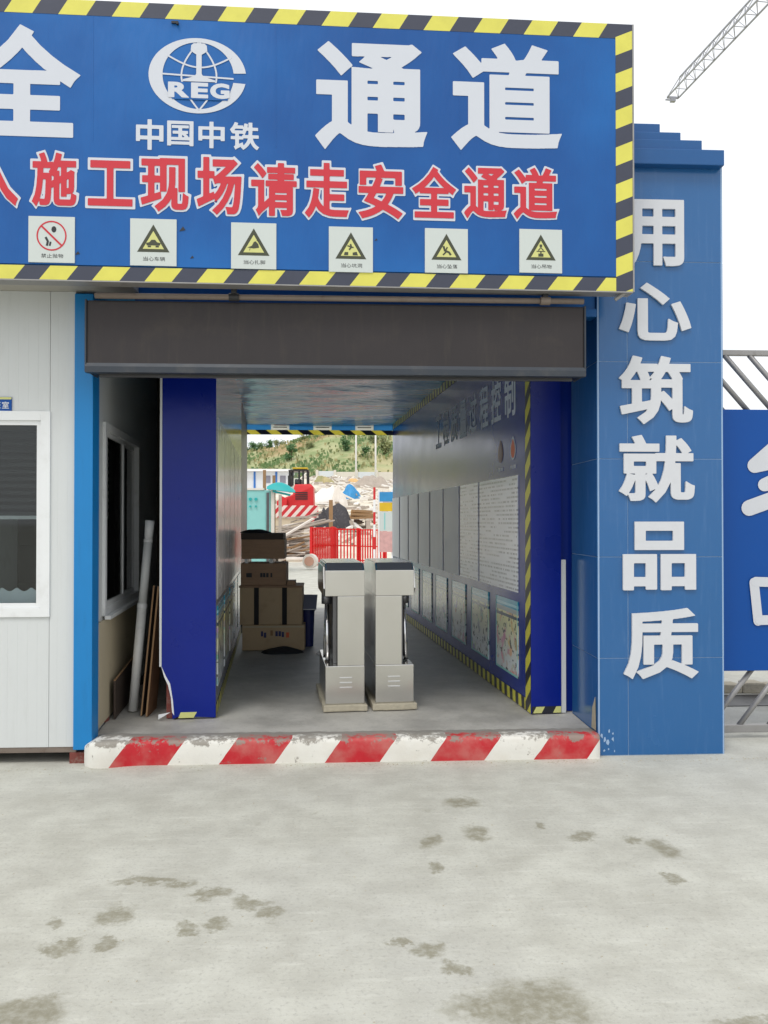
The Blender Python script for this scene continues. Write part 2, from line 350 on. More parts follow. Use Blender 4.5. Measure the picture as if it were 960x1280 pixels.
# ------------------------------------------------------------------ object helpers
WM = {}
def tag(o, label=None, cat=None, group=None, kind=None):
    if label: o['label'] = label
    if cat: o['category'] = cat
    if group: o['group'] = group
    if kind: o['kind'] = kind
    return o
def thing(name, label, cat, loc=(0, 0, 0), rz=0.0, group=None):
    o = bpy.data.objects.new(name, None); COL.objects.link(o); o.empty_display_size = .2
    o.location = loc; o.rotation_euler = (0, 0, rz)
    WM[o.name] = Matrix.Translation(Vector(loc)) @ Matrix.Rotation(rz, 4, 'Z')
    return tag(o, label, cat, group)
class MB:
    def __init__(s): s.v = []; s.f = []; s.mi = []
    def poly(s, pts, mi=0):
        b = len(s.v); s.v += [tuple(p) for p in pts]; s.f.append(tuple(range(b, b + len(pts)))); s.mi.append(mi); return s
    def box(s, x0, x1, y0, y1, z0, z1, mi=0):
        x0, x1 = sorted((x0, x1)); y0, y1 = sorted((y0, y1)); z0, z1 = sorted((z0, z1))
        b = len(s.v)
        s.v += [(x0, y0, z0), (x1, y0, z0), (x1, y1, z0), (x0, y1, z0), (x0, y0, z1), (x1, y0, z1), (x1, y1, z1), (x0, y1, z1)]
        for q in ((0, 3, 2, 1), (4, 5, 6, 7), (0, 1, 5, 4), (1, 2, 6, 5), (2, 3, 7, 6), (3, 0, 4, 7)):
            s.f.append(tuple(b + i for i in q)); s.mi.append(mi)
        return s
    def prism(s, pts, d):
        """closed polygon pts (3D) swept by vector d"""
        n = len(pts); b = len(s.v); d = Vector(d)
        s.v += [tuple(Vector(p)) for p in pts] + [tuple(Vector(p) + d) for p in pts]
        s.f.append(tuple(range(b + n - 1, b - 1, -1))); s.f.append(tuple(range(b + n, b + 2 * n)))
        for i in range(n):
            j = (i + 1) % n; s.f.append((b + i, b + j, b + n + j, b + n + i))
        s.mi += [0] * (n + 2); return s
    def tube(s, pts, r, n=8, cap=True, r2=None):
        pts = [Vector(p) for p in pts]; rings = []
        for i, p in enumerate(pts):
            d = (pts[min(i + 1, len(pts) - 1)] - pts[max(i - 1, 0)]).normalized()
            u = d.cross(Vector((0, 0, 1)) if abs(d.z) < .9 else Vector((1, 0, 0))).normalized(); w = d.cross(u)
            rr = r if r2 is None else r + (r2 - r) * i / (len(pts) - 1)
            b = len(s.v); rings.append(b)
            for k in range(n):
                a = 2 * math.pi * k / n; s.v.append(tuple(p + u * math.cos(a) * rr + w * math.sin(a) * rr))
        for a, b in zip(rings, rings[1:]):
            for k in range(n):
                j = (k + 1) % n; s.f.append((a + k, a + j, b + j, b + k)); s.mi.append(0)
        if cap:
            s.f.append(tuple(rings[0] + k for k in range(n))[::-1]); s.f.append(tuple(rings[-1] + k for k in range(n))); s.mi += [0, 0]
        return s
    def beam(s, p, q, w, h, up=(0, 0, 1)):
        p, q = Vector(p), Vector(q); d = (q - p).normalized(); u = d.cross(Vector(up))
        if u.length < 1e-4: u = d.cross(Vector((1, 0, 0)))
        u.normalize(); t = u.cross(d)
        c = [u * w / 2 + t * h / 2, -u * w / 2 + t * h / 2, -u * w / 2 - t * h / 2, u * w / 2 - t * h / 2]
        return s.prism([p + k for k in c], q - p)
    def build(s, name, m, parent=None, bevel=0.0, smooth=False, world=True, seg=2):
        v = s.v
        if parent is not None and world:
            I = WM[parent.name].inverted(); v = [tuple(I @ Vector(p)) for p in v]
        me = bpy.data.meshes.new(name); me.from_pydata(v, [], s.f)
        ms = m if isinstance(m, (list, tuple)) else [m]
        for q in ms: me.materials.append(q)
        if len(ms) > 1: me.polygons.foreach_set('material_index', s.mi)
        bm = bmesh.new(); bm.from_mesh(me)
        bmesh.ops.recalc_face_normals(bm, faces=bm.faces)
        if bevel > 0:
            bmesh.ops.remove_doubles(bm, verts=bm.verts, dist=1e-5)
            es = [e for e in bm.edges if len(e.link_faces) == 2 and e.calc_face_angle() > .5]
            bmesh.ops.bevel(bm, geom=es, offset=bevel, segments=seg, profile=.6, affect='EDGES', clamp_overlap=True)
        bm.to_mesh(me); bm.free()
        if smooth:
            for p in me.polygons: p.use_smooth = True
        o = bpy.data.objects.new(name, me); COL.objects.link(o)
        if parent is not None:
            o.parent = parent; WM[o.name] = WM[parent.name]
        else: WM[o.name] = Matrix.Identity(4)
        return o
def boxp(name, m, parent, x0, x1, y0, y1, z0, z1, bevel=0.0, world=True):
    return MB().box(x0, x1, y0, y1, z0, z1).build(name, m, parent, bevel, world=world)
def copy_tree(o, loc, rz=0.0, scale=1.0, **kw):
    c = o.copy(); COL.objects.link(c); c.location = loc; c.rotation_euler = (0, 0, rz); c.scale = (scale,) * 3
    tag(c, **kw)
    for ch in [x for x in bpy.data.objects if x.parent == o]:
        d = ch.copy(); COL.objects.link(d); d.parent = c
        for g in [x for x in bpy.data.objects if x.parent == ch]:
            e = g.copy(); COL.objects.link(e); e.parent = d
    return c

# ------------------------------------------------------------------ lettering: built-in font outlines, thickened into bold strokes
_raw = {}
def raw_glyph(ch):
    if ch in _raw: return _raw[ch]
    c = bpy.data.curves.new('glyph', 'FONT'); c.body = ch; c.resolution_u = 4
    o = bpy.data.objects.new('glyph', c); COL.objects.link(o)
    dg = bpy.context.evaluated_depsgraph_get(); dg.update()
    me = bpy.data.meshes.new_from_object(o.evaluated_get(dg))
    v = np.array([(p.co.x, p.co.y) for p in me.vertices]); me.calc_loop_triangles()
    tr = np.array([t.vertices[:] for t in me.loop_triangles])
    bpy.data.objects.remove(o); bpy.data.curves.remove(c); bpy.data.meshes.remove(me)
    _raw[ch] = (v, tr); return _raw[ch]
def glyph_loops(ch):
    """closed outlines of the glyph, interior on the left"""
    v, tr = raw_glyph(ch); key = lambda p: (round(float(p[0]), 5), round(float(p[1]), 5)); E_ = set()
    for t in tr:
        a, b, c = v[t]
        d = (b[0]-a[0])*(c[1]-a[1]) - (b[1]-a[1])*(c[0]-a[0])
        if abs(d) < 1e-12: continue
        if d < 0: b, c = c, b
        for p, q in ((key(a), key(b)), (key(b), key(c)), (key(c), key(a))):
            if (q, p) in E_: E_.discard((q, p))
            else: E_.add((p, q))
    nxt = {}
    for p, q in E_: nxt.setdefault(p, []).append(q)
    loops = []
    while nxt:
        p = next(iter(nxt)); L = [p]
        while True:
            q = nxt[p].pop()
            if not nxt[p]: del nxt[p]
            if q == L[0] or q not in nxt: break
            L.append(q); p = q
        if len(L) > 2: loops.append(np.array(L))
    return loops
def bold_glyph(ch, dx, dy, res=72, miter=2.2):
    """filled cells + outline of the glyph with its strokes thickened by dx sideways and dy up/down, corners kept square; coords normalised to 0..1"""
    sc = np.array((dx, dy)); out = []
    for L in glyph_loops(ch):
        P = L / sc
        keep = [i for i in range(len(P)) if np.hypot(*(P[i] - P[i-1])) > .02]; P = P[keep]
        if len(P) < 3: continue
        d = np.roll(P, -1, 0) - P; d /= np.maximum(1e-9, np.hypot(d[:, 0], d[:, 1]))[:, None]
        n1 = np.stack((d[:, 1], -d[:, 0]), 1); n0 = np.roll(n1, 1, 0)
        m = n0 + n1; m2 = np.maximum(1e-6, (m * m).sum(1)); off = m * (2 / m2)[:, None]
        ln = np.hypot(off[:, 0], off[:, 1]); off *= np.minimum(1, miter / np.maximum(ln, 1e-9))[:, None]
        out.append((P + off) * sc)
    A_ = np.concatenate(out); mg = 3.0 / res; SS = 4
    x0, y0 = A_.min(0) - mg; x1, y1 = A_.max(0) + mg; h = 1.0 / res
    nx, ny = int((x1 - x0) / h) + 2, int((y1 - y0) / h) + 2
    gx = x0 + h * np.arange(nx); gy = y0 + h * np.arange(ny); fh = h / SS
    D = np.zeros((ny * SS, nx * SS + 1))                    # winding numbers on a finer raster, one cell block around every node
    for P in out:
        for p, q in zip(P, np.roll(P, -1, 0)):
            if p[1] == q[1]: continue
            w = 1 if q[1] > p[1] else -1
            lo, hi = (p, q) if w > 0 else (q, p)
            r0 = int(math.ceil((lo[1] - (y0 - h / 2)) / fh - .5)); r1 = int(math.ceil((hi[1] - (y0 - h / 2)) / fh - .5))
            r = np.arange(max(0, r0), min(ny * SS, r1))
            if len(r) == 0: continue
            yy = y0 - h / 2 + (r + .5) * fh; xx = lo[0] + (hi[0] - lo[0]) * (yy - lo[1]) / (hi[1] - lo[1])
            c = np.clip(np.ceil((xx - (x0 - h / 2)) / fh - .5).astype(int), 0, nx * SS)
            np.add.at(D, (r, c), w)
    Wn = D[:, ::-1].cumsum(1)[:, ::-1][:, 1:]               # sum over crossings to the right of each raster point
    f = .5 - (Wn >= 1).reshape(ny, SS, nx, SS).mean((1, 3)) + 1e-6
    V, Fc, W = [], [], []
    IN = f < 0; h = gx[1] - gx[0]
    ny, nx = f.shape
    full = IN[:-1, :-1] & IN[1:, :-1] & IN[:-1, 1:] & IN[1:, 1:]
    anyi = IN[:-1, :-1] | IN[1:, :-1] | IN[:-1, 1:] | IN[1:, 1:]
    for j in range(ny - 1):
        i = 0
        while i < nx - 1:
            if full[j, i]:
                k = i
                while k < nx - 1 and full[j, k]: k += 1
                b = len(V); V += [(gx[i], gy[j]), (gx[k], gy[j]), (gx[k], gy[j+1]), (gx[i], gy[j+1])]; Fc.append((b, b+1, b+2, b+3)); i = k
            else:
                if anyi[j, i]:
                    cs = [(i, j), (i+1, j), (i+1, j+1), (i, j+1)]; poly = []
                    for a in range(4):
                        p, q = cs[a], cs[(a+1) % 4]; fp, fq = f[p[1], p[0]], f[q[1], q[0]]
                        if fp < 0: poly.append((gx[p[0]], gy[p[1]], 0))
                        if (fp < 0) != (fq < 0):
                            t = fp / (fp - fq); poly.append((gx[p[0]] + (gx[q[0]]-gx[p[0]]) * t, gy[p[1]] + (gy[q[1]]-gy[p[1]]) * t, 1 if fp < 0 else 2))
                    if len(poly) >= 3:
                        b = len(V); V += [(p[0], p[1]) for p in poly]; Fc.append(tuple(range(b, b + len(poly))))
                        for a in range(len(poly)):
                            if poly[a][2] == 1 and poly[(a+1) % len(poly)][2] == 2: W.append((b + a, b + (a+1) % len(poly)))
                i += 1
    V = np.array(V); lo, hi = V.min(0), V.max(0); V = (V - lo) / (hi - lo)
    return V, Fc, W
def put_glyph(name, ch, m, parent, u0, u1, v0, v1, y, thick, dx=.03, dy=.022, res=72, grow=0.0):
    """glyph on the local x-z plane of parent, front face at local y, going back by thick"""
    V, Fc, W = bold_glyph(ch, dx, dy, res); mb = MB(); n = len(V)
    u0 -= grow; u1 += grow; v0 -= grow; v1 += grow
    mb.v = [(u0 + a * (u1-u0), y, v0 + b * (v1-v0)) for a, b in V]
    mb.f = [f for f in Fc]
    if thick > 0:
        mb.v += [(u0 + a * (u1-u0), y + thick, v0 + b * (v1-v0)) for a, b in V]
        mb.f += [(a, b, b + n, a + n) for a, b in W]
    me = bpy.data.meshes.new(name); me.from_pydata(mb.v, [], mb.f); me.materials.append(m); me.update()
    o = bpy.data.objects.new(name, me); COL.objects.link(o); o.parent = parent; WM[o.name] = WM[parent.name]
    return o
def thin_text(name, s, m, parent, u0, u1, v0, v1, y):
    mb = MB(); w = (u1 - u0) / len(s)
    for k, ch in enumerate(s):
        v, tr = raw_glyph(ch); lo, hi = v.min(0), v.max(0)
        q = (v - lo) / (hi - lo)
        b = len(mb.v); mb.v += [(u0 + (k + .06 + a * .88) * w, y, v0 + c * (v1-v0)) for a, c in q]
        mb.f += [tuple(int(i) + b for i in t) for t in tr]; mb.mi += [0] * len(tr)
    return mb.build(name, m, parent, world=False)
def flat(name, m, parent, pts, y, thick=.0):
    """flat outline on the parent's local x-z plane"""
    mb = MB(); mb.poly([(u, y, v) for u, v in pts]); return mb.build(name, m, parent, world=False)
def ribbon(pts, w, y, mb=None):
    mb = mb or MB()
    P = [Vector((p[0], p[1])) for p in pts]; L = []
    for i, p in enumerate(P):
        d = (P[min(i+1, len(P)-1)] - P[max(i-1, 0)]).normalized(); n = Vector((-d.y, d.x)); ww = w[i] if isinstance(w, list) else w
        L.append((p + n * ww / 2, p - n * ww / 2))
    for a, b in zip(L, L[1:]):
        mb.poly([(a[0].x, y, a[0].y), (a[1].x, y, a[1].y), (b[1].x, y, b[1].y), (b[0].x, y, b[0].y)])
    return mb

# ------------------------------------------------------------------ the setting: yard, hillside, passage floor
FZ = .15                                    # height of the passage floor
mb = MB()
mb.poly([(-400, -300, 0), (400, -300, 0), (400, 31, 0), (-400, 31, 0)])
tag(mb.build('ground', M['yard']), kind='structure')
def hill_z(x, y):
    if y < 31: return -.004
    u = y - 31; z = .115 * u if u < 45 else 5.175 + .03 * (u - 45)
    z *= min(1, u / 6)
    if y > 90:
        b = min(1, (y - 90) / 42); top = 5.2 + 5.2 / (1 + math.exp(-(x + 4) / 2.2)) - 4 / (1 + math.exp(-(x - 30) / 5))
        z += top * b * b * (3 - 2 * b)
    n = math.sin(x * .21 + y * .13) * .5 + math.sin(x * .53 - y * .31 + 1) * .28 + math.sin(x * .11 + 2) * .5
    z += n * min(1, max(0, (y - 60) / 40)) * .8
    return z
mb = MB(); xs = [-400, -250, -150, -100] + [-70 + 2.0 * i for i in range(71)] + [100, 150, 250, 400]
ys = [30.9, 32, 34, 36, 38, 41, 43.5] + [46 + 2.5 * i for i in range(44)] + [170, 220, 300, 420]
for y in ys:
    for x in xs: mb.v.append((x, y, hill_z(x, y)))
W_ = len(xs)
for j in range(len(ys) - 1):
    for i in range(W_ - 1):
        a = j * W_ + i; mb.f.append((a, a + 1, a + W_ + 1, a + W_)); mb.mi.append(0)
tag(mb.build('hillside', M['terrain'], smooth=True), kind='structure')

YN = 5.95                                   # near ends of the passage walls
PR0 = Vector((XY(664, YN), YN)); PR1 = Vector((XY(491, 13.0), 13.0))
PL0 = Vector((XY(270, YN), YN)); PL1 = Vector((XY(301.5, 10.4), 10.4))
AX = (PR1 - PR0).normalized()               # direction of the passage
XK0, XK1, YK = WZ(107, 956).x, WZ(752, 949).x, 5.33
# raised floor slab of the passage
mb = MB()
back = 13.35
mb.prism([(XK0 + .03, YK + .05, 0), (XK1 - .004, YK + .05, 0), (XK1 - .004, 5.99, 0), (PR0.x + .34, 6.1, 0), (PR1.x + .5, back, 0), (PL1.x - 2.1, back, 0), (XK0 - .02 + AX.x * 3, YK + 3, 0)], (0, 0, FZ - .006))
tag(mb.build('passage_floor', M['passage_floor']), kind='structure')

def kerb():
    t = NT('kerb_paint'); o = t.pos(); n = t.noise(o, 16, 8, .7); n2 = t.noise(o, 3, 4)
    sp = t.node('ShaderNodeSeparateXYZ'); t.put(sp.inputs[0], o)
    s = t.math('ADD', t.math('SUBTRACT', sp.outputs[0], t.math('MULTIPLY', sp.outputs[2], .72)), t.math('MULTIPLY', t.math('SUBTRACT', n2, .5), .03))
    x0 = WZ(140, 956).x
    fr = t.math('FRACT', t.math('ADD', t.math('DIVIDE', t.math('SUBTRACT', s, x0), .675), 10))
    red = t.math('MULTIPLY', t.math('LESS_THAN', fr, .52), t.math('GREATER_THAN', s, x0 - .02))
    c = t.mix(red, lin((224, 222, 214)), lin((186, 20, 34)))
    c = t.mix(t.math('MULTIPLY', t.step(t.noise(o, 5, 5), .4, .7), .25), c, lin((196, 186, 170)))
    wz = t.step(sp.outputs[2], .085, .155)      # paint is rubbed off along the trodden edge
    c = t.mix(t.math('MULTIPLY', t.step(t.math('ADD', n, t.math('MULTIPLY', wz, .16)), .60, .70), .9), c, lin((138, 132, 122)))
    wy = t.step(sp.outputs[1], YK + .05, YK + .16)
    c = t.mix(t.math('MULTIPLY', wy, t.step(t.math('ADD', n, t.math('MULTIPLY', wy, .5)), .5, .75)), c, lin((140, 136, 128)))
    t.base(c); t.rough(.6); t.bump(n, .4, .01)
    return t.m
k = thing('painted_kerb', 'low concrete kerb step painted in slanted red and white bands across the passage entrance', 'kerb', ((XK0 + XK1) / 2, YK, 0))
mb = MB(); prof = [(0, 0), (-.002, .06), (0, .128), (.006, .146), (.022, .1545), (.12, .1535), (.2, .149)]; NX = 90; rr = random.Random(3)
for i in range(NX + 1):
    x = XK0 + (XK1 - .006 - XK0) * i / NX; e = 1.0 if i > 5 else 0
    jz = (rr.random() - .5) * .006; jy = (rr.random() - .5) * .008
    for q, (a, b) in enumerate(prof):
        bulge = -.05 * math.exp(-((x - XK0 - .12) / .13) ** 2) * (1 if q < 4 else .4)
        zz = b + jz * (b > .1) + (.012 * math.exp(-((x - XK0 - .12) / .13) ** 2) if b > .1 else 0)
        endd = .03 * max(0, 1 - (x - XK0) / .06)
        mb.v.append((x, YK + a + jy * (b > .02) + bulge + endd, max(0, zz - endd)))
m_ = len(prof)
for i in range(NX):
    for q in range(m_ - 1):
        a = i * m_ + q; mb.f.append((a, a + m_, a + m_ + 1, a + 1)); mb.mi.append(0)
mb.f.append(tuple(range(m_))); mb.mi.append(0); mb.f.append(tuple(NX * m_ + q for q in range(m_))); mb.mi.append(0)
mb.build('kerb_body', kerb(), k, smooth=True)

# ceiling sheeting and roof over the passage
CZ = 3.07
mb = MB(); NXc, NYc = 44, 70
for j in range(NYc + 1):
    y = 5.62 + (13.1 - 5.62) * j / NYc
    for i in range(NXc + 1):
        c0 = PR0.x + .05 + (AX.x / AX.y) * (y - YN); x = c0 - 3.35 * i / NXc
        z = CZ + .018 * math.sin(y * 5.1 + .8 * math.sin(x * 2)) * math.sin(x * 1.9 + .4) + .012 * math.sin(y * 11 + x * 3) - .02 * math.sin(math.pi * i / NXc)
        mb.v.append((x, y, z))
for j in range(NYc):
    for i in range(NXc):
        a = j * (NXc + 1) + i; mb.f.append((a, a + 1, a + NXc + 2, a + NXc + 1)); mb.mi.append(0)
tag(mb.build('passage_ceiling', M['sheeting'], smooth=True), kind='structure')
mb = MB(); sh = AX.x / AX.y
mb.prism([(PR0.x + .42, 5.5, 3.14), (PR1.x + .42, 13.15, 3.14), (PR1.x - 3.6, 13.15, 3.14), (PR0.x - 3.32, 5.5, 3.14)], (0, 0, .1))
rf = thing('passage_roof', 'flat sheet metal roof over the passage behind the entrance sign', 'roof', (PR0.x - 1.5, 9.3, 3.14))
mb.build('roof_deck', M['roof_tin'], rf)

# ------------------------------------------------------------------ right wall of the passage
RZR = math.atan2((PR0 - PR1).y, (PR0 - PR1).x); LR = (PR1 - PR0).length
wr = thing('poster_wall', 'long right passage wall with navy end face, white notice sheets and a row of safety posters', 'wall', (PR0.x, PR0.y, FZ), RZR)
WRW = XY(702, YN) - PR0.x
tzr = lambda py: ZY(py, YN, 690) - FZ
H = CZ - FZ + .06
M['wall_navy'] = mat('wall_navy', (18, 44, 134), .22, var=.06, scale=2, spec=.35)
boxp('wall_core', M['wall_navy'], wr, -LR, -.012, 0, WRW - .01, .0, H, world=False)
MB().box(-.0115, .0, -.002, WRW, .001, H).build('end_panel', M['navy'], wr, world=False)
boxp('edge_strip', M['white_panel'], wr, -.05, -.004, WRW + .003, WRW + .038, .0, tzr(700), world=False)
boxp('side_closure', M['wall_navy'], wr, -.4, -.06, WRW + .001, WRW + .32, .0, H, world=False)
YB = (212, 206, 70); DK = (30, 32, 42)
sm_v = stripe_mat('hazard_upright', (-.9, 0, 1), .205, .52, YB, DK, .1, .35)
sm_h = stripe_mat('hazard_skirting', (1, 0, .12), .155, .5, YB, DK, 0, .35)
flat('hazard_band', sm_v, wr, [(-.135, .0), (-.012, .0), (-.012, H), (-.135, H)], -.003)
flat('hazard_band', sm_h, wr, [(-LR, .0), (-.136, .0), (-.136, .088), (-LR, .088)], -.0035)
flat('hazard_band', sm_h, wr, [(-LR, H - .15), (-.136, H - .15), (-.136, H - .06), (-LR, H - .06)], -.0035)
mb = MB()
for i in range(3):
    if i != 1: mb.poly([(.0025, .01 + i * .075, .004), (.0025, min(WRW - .002, .075 + i * .075), .004), (.0025, min(WRW - .002, .1 + i * .075), .05), (.0025, .035 + i * .075, .05)])
mb.build('hazard_mark', M['sign_yellow'], wr, world=False)
boxp('hazard_base', mat('hazard_black', DK, .4), wr, .0004, .002, .002, WRW - .002, .002, .052, world=False)
# white notice sheets
xs_ = [(.32, 1.50)]; x = 1.56
while x < LR - .5: xs_.append((x, x + .72)); x += .80
for i, (a, b) in enumerate(xs_):
    boxp('notice_sheet', M['notice'] if i < 2 else M['sheet_blank'], wr, -b, -a, -.007, -.0005, 1.0 - FZ, 1.90 - FZ, world=False)
a = .32; i = 0
while a < LR - .6:
    p = boxp('poster', POST[i % 8], wr, -(a + .62), -a, -.007, -.0005, .345 - FZ, .93 - FZ, world=False)
    mbf = MB(); y0 = -.0085; zb, zt, xa, xb = .345 - FZ, .93 - FZ, -(a + .62), -a
    for q in ((xa, xa + .016, zb, zt), (xb - .016, xb, zb, zt), (xa + .016, xb - .016, zb, zb + .016)): mbf.box(q[0], q[1], y0, -.0068, q[2], q[3])
    mbf.build('poster_border', M['teal'], p, world=False)
    a += .87; i += 1
M['title_grey'] = mat('title_grey', (226, 232, 240), .6, var=.04, spec=.2)
for i, ch in enumerate('制控程过量质程工'):
    c = -(.54 + .41 * i)
    put_glyph('character', ch, M['title_grey'], wr, c - .155, c + .155, 2.37 - FZ, 2.745 - FZ, -.002, 0, .028, .02, 48)
M['emblem_pale'] = mat('emblem_pale', (120, 90, 92), .4, var=.1)
M['emblem_orange'] = mat('emblem_orange', (214, 96, 48), .4)
for i in range(2):
    c = -(.45 + .36 * i); pts = []
    for q in range(20):
        an = 2 * math.pi * q / 20; pts.append((c + .075 * math.cos(an) * (1 if math.sin(an) < .2 else 1.1 - .5 * math.sin(an)), 2.10 - FZ + (.11 if math.sin(an) > 0 else .075) * math.sin(an)))
    e = flat('emblem', M['emblem_pale'] if i else M['title_grey'], wr, pts, -.003)
    flat('emblem_core', M['emblem_orange'] if i == 0 else M['emblem_pale'], e, [(c + (u - c) * .72, 2.1 - FZ + (v - 2.1 + FZ) * .8) for u, v in pts], -.0045)
    boxp('emblem_mark', M['sign_white'], e, c - .07, c - .01, -.004, -.001, 1.955 - FZ, 1.985 - FZ, world=False)
    boxp('emblem_mark', M['sign_white'], e, c + .01, c + .07, -.004, -.001, 1.955 - FZ, 1.985 - FZ, world=False)

# ------------------------------------------------------------------ left wall of the passage
RZL = math.atan2((PL1 - PL0).y, (PL1 - PL0).x); LL = (PL1 - PL0).length
lw = thing('poster_wall', 'left passage wall with wide navy end face torn at its lower corner', 'wall', (PL0.x, PL0.y, FZ), RZL)
LWW = PL0.x - XY(203.5, YN)
boxp('wall_core', mat('wall_grey', (112, 116, 132), .2, var=.06, scale=1.5, coat=.3), lw, .014, LL, .0, .16, .0, H, world=False)
boxp('brick_core', M['brick_red'], lw, .03, .16, .165, LWW - .03, .0, H - .1, world=False)
tz = lambda py: ZY(py, YN) - FZ; tx = lambda px: PL0.x - XY(px, YN)      # on the end face: y runs left
skin = [(.0, .003), (tx(226), .02), (tx(217), .0), (tx(216.5), tz(884)), (tx(214.5), tz(868)), (tx(211), tz(851)), (tx(206), tz(840)), (tx(203.5), tz(832)), (tx(203.5), H), (.0, H)]
MB().prism([(0, y, z) for y, z in skin], (.012, 0, 0)).build('end_panel', M['navy'], lw, world=False)
torn = [(tx(216.5), tz(886)), (tx(219), tz(890)), (tx(217.5), tz(872)), (tx(214), tz(851)), (tx(209), tz(842)), (tx(203), tz(829)), (tx(206.5), tz(842)), (tx(211.5), tz(853)), (tx(215), tz(868))]
MB().prism([(-.0045, y, z) for y, z in torn], (.004, 0, 0)).build('torn_edge', M['pvc'], lw, world=False)
MB().prism([(-.02, tx(200), .005), (-.03, tx(215), tz(885)), (-.02, tx(200), tz(888))], (.004, 0, 0)).build('torn_flap', M['pvc'], lw, world=False)
boxp('edge_strip', M['white_panel'], lw, -.003, .03, LWW + .001, LWW + .016, tz(830), H, world=False)
boxp('backing_board', M['white_panel'], lw, .2, LL, LWW - .06, LWW - .02, 0, H, world=False)
MB().prism([(-.003, tx(224), .006), (-.003, tx(243), .006), (-.003, tx(247), .046), (-.003, tx(227), .046)], (.002, 0, 0)).build('hazard_mark', M['sign_yellow'], lw, world=False)
flat('hazard_band', sm_h, lw, [(.02, 0), (LL, 0), (LL, .088), (.02, .088)], -.003)
a = .12; i = 3
while a < LL - .5:
    boxp('notice_sheet', M['poster_grey'], lw, a, a + .78, -.007, -.0005, .98 - FZ, 2.3 - FZ, world=False)
    boxp('poster', POST[i % 8], lw, a + .03, a + .68, -.007, -.0005, .345 - FZ, .93 - FZ, world=False)
    a += .82; i += 1
# dark far end of the left wall
PLd = Vector((XY(308.5, 12.9), 12.9)) - PL1
e = thing('wall_end_post', 'narrow dark navy post closing the far end of the left passage wall', 'post', (PL1.x, PL1.y, FZ), math.atan2(PLd.y, PLd.x))
boxp('post_body', mat('post_navy', (22, 24, 48), .4), e, .01, PLd.length, .0, .12, 0, H, world=False)
boxp('post_trim', M['white_panel'], e, PLd.length - .01, PLd.length + .012, -.004, -.001, 0, H, world=False)
boxp('post_skirting', mat('post_black', (18, 18, 24), .5), e, .01, PLd.length, -.012, -.001, 0, .1, world=False)

# rear lintel sign hung over the far end of the passage
rl = thing('rear_lintel_sign', 'blue lintel with small placards and hazard stripes over the far end of the passage', 'sign', (0, 13.06, 2.885))
xa, xb = PL1.x - .9, PR1.x + .3
zl = ZY(544, 13.06) + .075
LC = cloth_mat('lintel_cloth', (122, 178, 212)); zph = zl + .12
boxp('panel', LC, rl, xa, xb, 13.06, 13.064, zph, 3.6)
PXS = (338.5, 391.5, 444); ed = [xa] + [q for p_ in PXS for q in (XY(p_, 13.06), XY(p_ + 23, 13.06))] + [xb]
for i in range(0, 8, 2): boxp('panel', LC, rl, ed[i], ed[i + 1], 13.06, 13.064, zl, zph - .0005)
st = stripe_mat('hazard_rear', (-1, 0, -1.3), .33, .5, (236, 228, 140), (86, 88, 98), .3, .5)
boxp('hazard_band', to_cloth(st), rl, xa, xb, 13.06, 13.064, zl - .075, zl - .0005)
PC = cloth_mat('placard_cloth', (236, 234, 224))
for px in PXS:
    pc = boxp('placard', PC, rl, XY(px, 13.06) + .001, XY(px + 23, 13.06) - .001, 13.059, 13.063, zl + .0005, zph - .001)
    boxp('print', M['sign_red'], pc, XY(px + 4, 13.05), XY(px + 19, 13.05), 13.051, 13.0535, zl + .07, zl + .08)
    boxp('print', M['ink'], pc, XY(px + 3, 13.05), XY(px + 20, 13.05), 13.051, 13.0535, zl + .035, zl + .048)

# ------------------------------------------------------------------ guard cabin on the left
YC = 5.40
XC0, XC1 = XY(92, YC), XY(117, YC)
cb = thing('guard_cabin', 'white panel guard cabin with sliding windows and bright blue corner column', 'cabin', (XC0 - 1.5, YC + 1.6, 0))
ZB, ZT = ZY(934, YC, 60), 3.02
XW1, XW0 = XY(62, YC), XY(62, YC) - 1.75     # window opening
ZW0, ZW1 = ZY(770, YC, 40), ZY(516, YC, 40)
XL = -5.2
def wallpanel(x0, x1, z0, z1): boxp('wall_panel', M['white_panel'], cb, x0 + .0012, x1 - .0012, YC, YC + .075, z0, z1, .0015)
wallpanel(XW1, XC0 + .01, ZB, ZT)
xx = XW1
while xx > XW0 + .1:
    x0 = max(XW0, xx - .95); wallpanel(x0, xx, ZW1, ZT); wallpanel(x0, xx, ZB, ZW0); xx = x0
xx = XW0
while xx > XL + .1: wallpanel(max(XL, xx - .95), xx, ZB, ZT); xx -= .95
# fine upright grooves of the sandwich panels, as narrow ribs
mb = MB(); xx = XC0 - .04
while xx > XL:
    if xx > XW1 + .02 or xx < XW0 - .02: mb.box(xx - .0012, xx + .0012, YC - .0005, YC + .001, ZB + .01, ZT - .01)
    else:
        mb.box(xx - .0012, xx + .0012, YC - .0005, YC + .001, ZB + .01, ZW0 - .03); mb.box(xx - .0012, xx + .0012, YC - .0005, YC + .001, ZW1 + .03, ZT - .01)
    xx -= .062
mb.build('panel_rib', M['white_panel'], cb)
def sash(name, x0, x1, z0, z1, w, y0, y1, m, parent):
    mb = MB(); mb.box(x0, x0 + w, y0, y1, z0, z1); mb.box(x1 - w, x1, y0, y1, z0, z1)
    mb.box(x0 + w, x1 - w, y0, y1, z0, z0 + w); mb.box(x0 + w, x1 - w, y0, y1, z1 - w, z1)
    return mb.build(name, m, parent, .002)
wf = sash('window', XW0 - .012, XW1 + .005, ZW0 - .005, ZW1 + .008, .058, YC - .014, YC + .06, M['pvc'], cb)
xm = (XW0 + XW1) / 2
